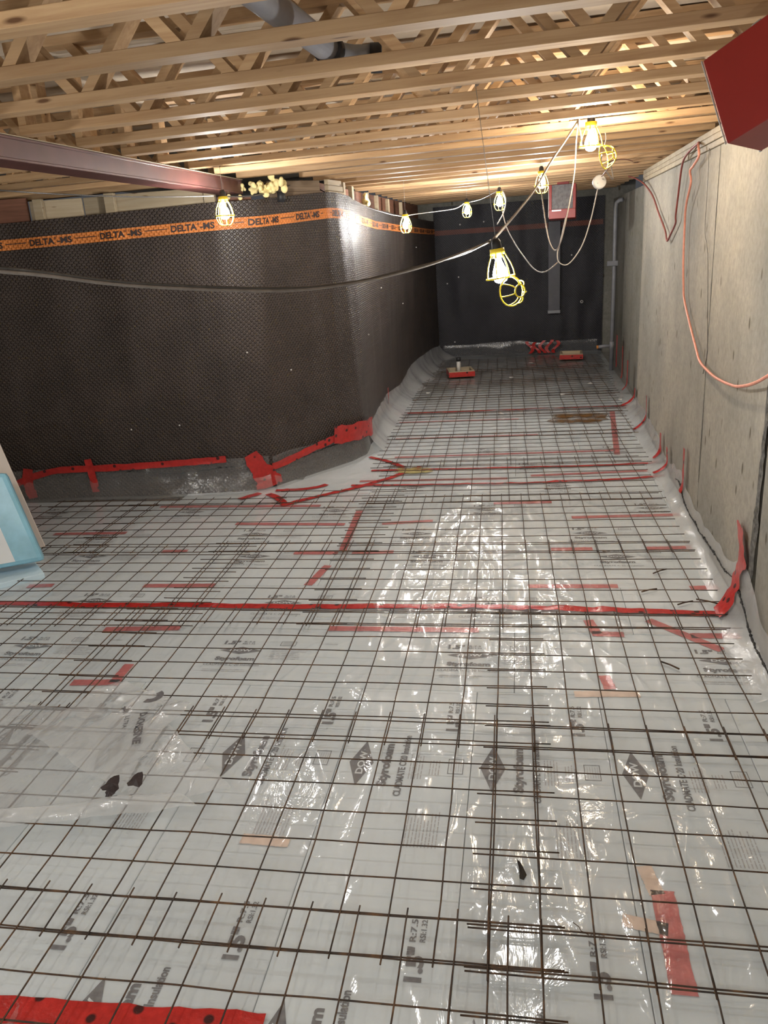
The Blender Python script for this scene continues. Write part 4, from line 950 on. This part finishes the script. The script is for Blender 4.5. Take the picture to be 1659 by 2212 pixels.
# ================================================================== WORK LIGHTS
def torus(R, r, z, n=22, m=6, arc=None):
    pts = [(R*math.cos(2*math.pi*i/n), R*math.sin(2*math.pi*i/n), z) for i in range(n)]
    return tube(pts, r, m, closed=True)
NR = 7
def rib_pts(prof, ang): return [(r*math.cos(ang), r*math.sin(ang), z) for r, z in prof]
BELL = [(.030, -.020), (.040, -.040), (.051, -.065), (.058, -.090), (.061, -.115)]
BOWL = [(.061, -.118), (.058, -.138), (.050, -.158), (.038, -.172), (.026, -.178)]
_me = {}
def lm(key, vf, mat, smooth=True):
    if key not in _me: _me[key] = mesh_from(key, vf[0], vf[1], mat, smooth)
    return _me[key]
BV, BF = lathe([(.0, -.140), (.012, -.139), (.024, -.132), (.031, -.118), (.032, -.102), (.028, -.084), (.020, -.064), (.014, -.048), (.013, -.034)], 14)
def work_light(loc, label, warm=False, open_=None, scale=1.0, tilt=(0, 0, 0), lit=True):
    e = empty('work_light', loc, tilt); e.scale = (scale,)*3; tag(e, label, 'work light', 'caged string lights')
    link('socket', lm('socket', lathe([(.0, .045), (.012, .045), (.020, .030), (.022, .0), (.024, -.034), (.0, -.034)], 14), M_DARKRUB), e)
    link('collar', lm('collar', lathe([(.024, .004), (.031, .004), (.032, -.022), (.026, -.022)], 16), M_YELLOW), e)
    link('bulb', lm('bulb_w' if warm else 'bulb_c', (BV, BF), M_BULBW if warm else M_BULB), e)
    for k in range(NR): link('cage_rib', lm('bell_rib', tube(rib_pts(BELL, 0), .0028, 5), M_YELLOW), e, None, (0, 0, 2*math.pi*k/NR))
    link('cage_rim', lm('rim', torus(.061, .0035, -.116), M_YELLOW), e)
    hz = (jz(loc[0])+.02-loc[2])/scale
    if hz > .05: Vv, Ff = tube([(0, 0, .04), (.002, 0, hz)], .0014, 5); mk('hanger_wire', Vv, Ff, M_GREYMETAL, e, True)
    g = empty('cage_guard', (0, 0, 0), (0, 0, 0), e)
    if open_ is not None:
        hinge, ang = open_       # hinge azimuth, opening angle
        hx, hy = .061*math.cos(hinge), .061*math.sin(hinge)
        ax = Vector((-math.sin(hinge), math.cos(hinge), 0)); T = Matrix.Translation((hx, hy, -.117)) @ Matrix.Rotation(ang, 4, ax) @ Matrix.Translation((-hx, -hy, .117))
        g.matrix_local = T
    for k in range(NR): link('guard_rib', lm('bowl_rib', tube(rib_pts(BOWL, 0), .0028, 5), M_YELLOW), g, None, (0, 0, 2*math.pi*(k+.0)/NR))
    link('guard_rim', lm('rim2', torus(.061, .0032, -.119), M_YELLOW), g); link('guard_ring', lm('ring', torus(.026, .0030, -.178), M_YELLOW), g)
    return e
LIGHTS = {}
LIGHTS['big'] = work_light((-.085, 3.60, 1.945), 'large bright caged bulb with open yellow guard hanging mid air in the corridor', False, (-.9, -1.55), 1.0, (0, -.12, 0))
LIGHTS['warm'] = work_light((.415, 5.05, 2.565), 'glaring warm caged bulb at the ceiling with its yellow guard hanging open', True, (-.45, -1.75), 1.05)
LIGHTS['c'] = work_light((.215, 7.66, 2.500), 'lit caged bulb hung at the ceiling just left of the far red heater')
LIGHTS['d'] = work_light((-.175, 8.85, 2.415), 'lit caged bulb hung at the ceiling in the middle of the corridor')
LIGHTS['e'] = work_light((-.615, 10.63, 2.405), 'smallest lit caged bulb, farthest back near the end wall')
LIGHTS['f'] = work_light((-1.13, 8.63, 2.255), 'lit caged bulb beside the corridor membrane at the left')
LIGHTS['g'] = work_light((-1.93, 5.455, 2.355), 'lit caged bulb under the end of the red steel beam')
LIGHTS['h'] = work_light((-.75, -.35, 1.95), 'unseen caged bulb added to light the near floor, behind the viewpoint')  # out of view, added to brighten the near floor
LIGHTS['i'] = work_light((.65, -.9, 1.95), 'unseen caged bulb added to light the near floor, farther behind the viewpoint')  # second unseen bulb, also added as fill for the near floor
LIGHTS['j'] = work_light((-3.3, 2.0, 2.0), 'unseen caged bulb added to light the near floor, left of the view')  # unseen bulb off to the left, added as near-floor fill

LIGHTS['k'] = work_light((-1.9, .25, 2.0), 'unseen caged bulb added to light the near floor, behind and left of the viewpoint')  # extra unseen bulb, added because the foreground stayed too dark

# ================================================================== CORDS
def cord(pts, r, mat, label, per=8, n=6, name='power_cord'):
    Vv, Ff = tube(spline(pts, per), r, n); o = mk(name, Vv, Ff, mat, None, True); tag(o, label, 'cord'); return o
_C = Vector((0, 0, CH))
def at(px, py, d):
    """point in the room at depth d along a sight line (used to survey hanging cords)"""
    return _C + (_f + _r2*((px-829.5)/CF) - _u2*((py-1106)/CF))*d
cord([at(-220, 560, 1.9), at(0, 586, 2.05), at(90, 594, 2.15), at(300, 618, 2.4), at(600, 628, 2.7), at(760, 612, 2.9), at(900, 580, 3.1), at(1000, 546, 3.25), at(1058, 522, 3.38)], .0055, M_CORDGREY, 'long grey cord sagging from the left edge to the large hanging bulb')
cord([at(-220, 566, 1.9), at(0, 579, 2.05), at(90, 588, 2.15), at(300, 612, 2.4), at(600, 623, 2.7), at(760, 610, 2.9), at(900, 577, 3.1), at(1000, 549, 3.25), at(1060, 519, 3.38)], .0045, M_CORDDARK, 'dark cord twisted along the long grey cord from the left edge')
cord([at(1066, 517, 3.40), at(1090, 490, 3.55), at(1120, 455, 3.7), at(1155, 410, 3.9), at(1190, 350, 4.15), at(1220, 305, 4.35), at(1248, 262, 4.52), at(1252, 250, 4.55)], .006, M_CORDGREY, 'grey cord rising from the large hanging bulb to the ceiling')
cord([at(1253, 250, 4.6), at(1246, 290, 4.6), at(1243, 340, 4.65), at(1240, 380, 4.7), at(1228, 450, 4.75), at(1212, 520, 4.8), at(1200, 541, 4.85), at(1188, 525, 4.9), at(1180, 490, 5.0), at(1173, 440, 5.4), at(1168, 400, 6.2), at(1165, 375, 7.4)], .0042, M_CORDGREY, 'hanging cord loop between ceiling hook and the bulb by the far heater')
cord([at(1291, 408, 5.6), at(1276, 475, 5.6), at(1256, 533, 5.6), at(1228, 570, 5.6), at(1208, 567, 5.6), at(1204, 548, 5.6), at(1209, 528, 5.6), at(1222, 470, 5.5)], .0042, M_CORDPALE, 'pale cord hanging from the round white box in a loop')
cord([(-.16, 8.83, 2.44), at(1083, 440, 7.9), at(1092, 485, 7.2), at(1110, 522, 6.6), at(1130, 552, 6.2), at(1155, 582, 5.9), at(1178, 587, 5.7), at(1206, 566, 5.62)], .0045, M_CORDGREY, 'thin cord loop sagging from the middle bulb toward the hanging loop')
cord([at(1307, 285, 4.7), at(1309, 300, 4.65), at(1306, 312, 4.6)], .0018, M_GREYMETAL, 'thin hanger wire above the open yellow guard', name='hanger_wire')
cord([at(1300, 335, 4.62), at(1298, 352, 4.8), at(1310, 370, 4.9), at(1324, 387, 5.0), at(1320, 360, 4.9), at(1312, 345, 4.8)], .0042, M_CORDGREY, 'short cord loop under the open yellow guard')
cord([at(1325, 350, 5.0), at(1312, 366, 5.2), at(1300, 381, 5.5)], .0042, M_CORDRED, 'short reddish cord from the guard to the round white box')
cord([at(1250, 250, 4.55), at(1249, 268, 4.5), at(1254, 290, 4.5), at(1256, 315, 4.5)], .0042, M_CORDGREY, 'cord tail dangling left of the glaring warm bulb')
# string along the left
cord([at(-200, 396, 4.2), at(0, 411, 4.4), at(120, 419, 4.8), at(280, 425, 5.2), at(400, 425, 5.4), at(462, 423, 5.48)], .0042, M_CORDDARK, 'dark string-light cord running from left edge to bulb under beam')
cord([at(480, 424, 5.52), at(540, 424, 6.0), at(600, 412, 6.4), at(635, 396, 6.6), at(652, 391, 6.7), at(680, 404, 6.9), at(730, 428, 7.1), at(790, 447, 7.6), at(840, 462, 8.0), at(868, 467, 8.15)], .0048, M_CORDDARK, 'dark cord draped over the timbers on the diagonal corner')
cord([at(876, 466, 8.2), at(910, 461, 8.8), at(950, 456, 9.4), at(985, 450, 9.8), at(1004, 438, 10.0)], .0052, M_CORDPALE, 'pale string-light cord along the far end of corridor ceiling')
cord([at(1012, 437, 10.0), at(1040, 430, 9.3), at(1072, 414, 8.4)], .0045, M_CORDDARK, 'dark string-light cord between the two far corridor bulbs')
cord([(-.145, 8.84, 2.43), (-.11, 8.80, 2.34), (-.13, 8.79, 2.22), at(1074, 485, 8.15)], .0055, M_CORDPALE, 'short pale cord tail hanging below the middle corridor bulb')
cord([at(1380, 352, 8.2), at(1350, 344, 7.0), at(1325, 347, 5.6), at(1312, 352, 5.0)], .0042, M_CORDRED, 'reddish cord strung from open guard to the right wall plate')
# cords on the right wall (y, z, stand-off)
def wcord(pts, r, mat, label): return cord([(wallx(y)-o_, y, z) for y, z, o_ in pts], r, mat, label)
wcord([(6.13, 2.50, .03), (6.02, 2.47, .05), (5.985, 2.41, .05), (6.18, 2.365, .05), (6.3, 2.34, .05), (6.24, 2.26, .05), (6.45, 2.12, .04), (6.53, 1.98, .03), (6.50, 1.74, .03), (6.43, 1.56, .03), (6.36, 1.46, .03), (6.06, 1.31, .03), (5.75, 1.19, .035), (5.55, 1.128, .04), (5.2, 1.12, .05), (4.9, 1.13, .06), (4.55, 1.155, .06), (4.3, 1.19, .06), (3.9, 1.29, .07), (3.3, 1.50, .08)], .0085, M_CORDPINK, 'salmon pink extension cord hanging in a long curve on the concrete wall')
wcord([(6.13, 2.505, .03), (6.4, 2.47, .05), (6.66, 2.41, .05), (6.85, 2.20, .04), (6.92, 2.06, .04), (6.98, 2.0, .03), (7.2, 1.92, .03), (7.37, 1.865, .03), (7.45, 1.885, .03), (7.55, 1.95, .03), (8.02, 2.10, .03), (8.5, 2.26, .03), (9.0, 2.385, .05), (9.5, 2.47, .08), (10.0, 2.53, .12)], .008, M_CORDRED, 'dark red cord hanging in a V on the concrete wall')
wcord([(5.80, 2.44, .02), (5.78, 2.2, .02), (5.77, 1.95, .02), (5.68, 1.86, .02), (5.60, 1.75, .02), (5.45, 1.3, .02), (5.42, 1.2, .02), (5.52, 1.05, .02)], .002, M_CORDDARK, 'thin dark wire hanging on the concrete wall near the form joint')

# white round box
rb = empty('junction_box', tuple(at(1295, 393, 5.6)), (math.radians(78), 0, math.radians(12))); tag(rb, 'round white ceiling box hanging from a cord in the corridor', 'box')
Vv, Ff = lathe([(0, .016), (.040, .016), (.047, .010), (.047, -.016), (.0, -.016)], 24); mk('box_body', Vv, Ff, M_WHITEPL, rb, True)
for a in (.6, 3.7): Vv, Ff = lathe([(0, .019), (.004, .019), (.004, .015)], 8); mk('screw', Vv, Ff, M_GREYMETAL, rb, False, loc=(.022*math.cos(a), .022*math.sin(a), 0))

# ================================================================== RED HEATERS
def heater_parts(e, w, d, h, grille):
    t = .004
    box('casing', 0, w, 0, d, 0, h, M_HEATER, e, .004)
hn = empty('unit_heater'); tag(hn, 'red metal heater box tilted at the ceiling in the upper right corner', 'heater')
hd = 2.3; hC = at(1570, 311, hd); e1 = Vector((-.249, .33, .91)).normalized(); e2 = Vector((.703, -.585, .405)); e2 = (e2-e1*e1.dot(e2)).normalized(); e3 = e2.cross(e1).normalized()
if e3.dot(Vector((.666, .741, -.086))) < 0: e3 = -e3
hn.location = hC
def hbox(name, a0, a1, b0, b1, c0, c1, mat, bev=.003):
    V = [e1*a+e2*b+e3*c for a, b, c in ((a0, b0, c0), (a1, b0, c0), (a1, b1, c0), (a0, b1, c0), (a0, b0, c1), (a1, b0, c1), (a1, b1, c1), (a0, b1, c1))]
    me = mesh_from(name, V, BOXF, mat); bm = bmesh.new(); bm.from_mesh(me); bmesh.ops.recalc_face_normals(bm, faces=list(bm.faces)); bm.to_mesh(me); bm.free(); bevel_mesh(me, bev); return link(name, me, hn)
hbox('casing', 0, .257, 0, .27, 0, .20, M_HEATER)
hbox('edge_flange', 0, .257, -.004, .004, .196, .204, M_GREYMETAL, .001)
hbox('edge_flange', 0, .257, -.0035, .0, -.0035, .0, M_GREYMETAL, .0005)
hbox('mount_bracket', .24, .30, .12, .15, .08, .11, M_GREYMETAL)
# far heater
hf = empty('unit_heater', (.565, 10.93, 2.345), (math.radians(-4), 0, math.radians(-6))); tag(hf, 'red unit heater with square grille hung from the far corridor ceiling', 'heater')
fw, fh, fd = .27, .30, .20
box('casing', -fw/2, fw/2, .004, fd, -fh*.55, fh*.55, M_HEATER, hf, .004)
box('face_rim', -fw/2, -fw/2+.028, -.012, .004, -fh*.25, fh*.55, M_HEATER, hf, .002); box('face_rim', fw/2-.028, fw/2, -.012, .004, -fh*.25, fh*.55, M_HEATER, hf, .002)
box('face_panel', -fw/2, fw/2, -.012, .004, -fh*.55, -fh*.25, M_HEATER, hf, .003)
box('grille_back', -fw/2+.029, fw/2-.029, -.004, .003, -fh*.24, fh*.54, M_GRILLE, hf, 0)
m = MB()
for k in range(11): x = -fw/2+.034+k*.0202; m.box(x-.0012, x+.0012, -.010, -.0075, -fh*.24, fh*.54)
for k in range(12): z = -fh*.23+k*.0205; m.box(-fw/2+.029, fw/2-.029, -.0072, -.005, z-.0012, z+.0012)
m.build('grille_wires', M_GRILLE, hf)
box('name_plate', -fw/2+.03, -.01, -.0135, -.0121, -fh*.31, -fh*.265, M_GREYMETAL, hf, 0)
box('side_trim', -fw/2-.006, -fw/2-.0005, -.012, fd, -fh*.5, fh*.5, M_WHITEPL, hf, .001)
box('mount_bracket', -.06, .06, .08, .12, fh*.551, .20, M_HEATERDK, hf, .003); hf.scale = (1.22, 1.22, 1.22)

# ================================================================== PIPES
o = None
dp = empty('drain_pipe', (-.78, 2.0, 2.74)); tag(dp, 'thick grey drain pipe threaded through the ceiling trusses', 'pipe')
Vv, Ff = tube([(-.10, -.6, .03), (-.02, .6, .02), (.05, 1.48, 0)], .05, 20); mk('pipe_run', Vv, Ff, M_PIPE, dp, True)
Vv, Ff = tube([(.050, 1.46, 0), (.055, 1.53, 0)], .058, 20); mk('coupling', Vv, Ff, M_DARKRUB, dp, True)
Vv, Ff = tube([(.052, 1.53, 0), (.07, 1.60, -.005), (.12, 1.65, -.01), (.20, 1.67, -.012)], .05, 18); mk('elbow', Vv, Ff, M_PIPEWALL, dp, True)
Vv, Ff = tube([(.19, 1.67, -.012), (.235, 1.675, -.014)], .057, 18); mk('coupling', Vv, Ff, M_DARKRUB, dp, True)
cp = empty('conduit', (1.353, 12.15, 0)); tag(cp, 'vertical grey conduit pipe with side outlet near the far right corner', 'pipe')
Vv, Ff = tube([(0, 0, .0), (.003, 0, 1.2), (.0, 0, 2.25), (.008, 0, 2.31), (.05, .0, 2.345), (.085, -.05, 2.35)], .028, 14); mk('riser', Vv, Ff, M_PIPEWALL, cp, True)
Vv, Ff = tube([(0, 0, .36), (-.12, 0, .357), (-.19, 0, .35)], .024, 12); mk('side_outlet', Vv, Ff, M_PIPEWALL, cp, True)
Vv, Ff = tube([(-.19, 0, .35), (-.215, 0, .348)], .025, 12); mk('orange_cap', Vv, Ff, mat_flat('orange_cap', (.6, .22, .04), .5), cp, True)
Vv, Ff = tube([(0, 0, .30), (0, 0, .42)], .034, 14); mk('tee_collar', Vv, Ff, M_PIPEWALL, cp, True)
box('bracket', -.10, .05, -.04, .0, 1.48, 1.55, M_PIPEWALL, cp, .004)
vd = empty('wall_duct', (.61, YF-.13, 0)); tag(vd, 'grey flat duct fixed upright on the far end wall', 'duct')
box('duct_body', -.10, .10, -.04, .03, .70, 2.15, mat_flat('dull_duct', (.10, .10, .115), .5), vd, .006); box('duct_end', -.105, .105, -.045, .035, .67, .72, mat_flat('duct_end_grey', (.30, .31, .33), .5), vd, .004)
Vv, Ff = lathe([(.014, .0), (.026, .006), (.026, .012), (.014, .018)], 14); o = mk('wall_hook', Vv, Ff, M_WHITEPL, None, True, loc=(1.07, YF-.14, .84), rot=(math.pi/2, 0, 0)); tag(o, 'small pale ring fixed on the far black membrane', 'ring')
# box-outs around the floor drains
def blockout(cx, cy, ang, w, d, label, pipe):
    e = empty('drain_blockout', (cx, cy, .035), (0, 0, ang)); tag(e, label, 'box frame'); t = .035; h = .085
    box('frame_side', -w/2, w/2, -d/2, -d/2+t, 0, h, M_WOODPALE, e, .003); box('frame_side', -w/2, w/2, d/2-t, d/2, 0, h, M_WOODPALE, e, .003)
    box('frame_side', -w/2, -w/2+t, -d/2+t, d/2-t, 0, h, M_WOODPALE, e, .003); box('frame_side', w/2-t, w/2, -d/2+t, d/2-t, 0, h, M_WOODPALE, e, .003)
    box('tape_wrap', -w/2-.003, w/2+.003, -d/2-.004, -d/2-.0005, .002, h-.012, M_TAPE, e, 0); box('tape_wrap', -w/2-.004, -w/2-.0005, -d/2, d/2, .002, h-.012, M_TAPE, e, 0); box('tape_wrap', w/2+.0005, w/2+.004, -d/2, d/2, .002, h-.012, M_TAPE, e, 0)
    box('box_base', -w/2+t, w/2-t, -d/2+t, d/2-t, 0, .03, M_WOODPALE, e, 0)
    if pipe:
        Vv, Ff = tube([(-.02, d*.1, .03), (-.02, d*.1, .20)], .030, 14); mk('pipe_stub', Vv, Ff, M_WHITEPL, e, True)
        Vv, Ff = tube([(-.02, d*.1, .20), (-.02, d*.1, .255)], .036, 14); mk('pipe_collar', Vv, Ff, M_DARKRUB, e, True)
    return e
blockout(-.86, 12.05, .18, .38, .42, 'red taped wooden box frame around a drain stub on the far floor', True)
blockout(.85, 13.35, -.05, .36, .40, 'red taped wooden box frame close to the far end wall', False)
# crumpled red tape heap by the end wall
m = []
for i in range(5):
    x0 = .20+.11*i
    V = []
    for a in range(12):
        t_ = a/11
        for q in (-1, 1): V.append((x0+.05*math.sin(t_*5+i)+q*.028, YF-.22-.10*(1-t_)-.03*float(vnoise(t_*4, i*2)), .03+.20*t_*(.6+.5*float(vnoise(i, 2)))))
    m.append((V, gridfaces(12, 2)))
hp = MB()
for v, f in m: hp.add(v, f)
o = hp.build('tape_heap', M_TAPE, None, True); tag(o, 'crumpled dark red tape at the foot of the far end wall', 'tape')
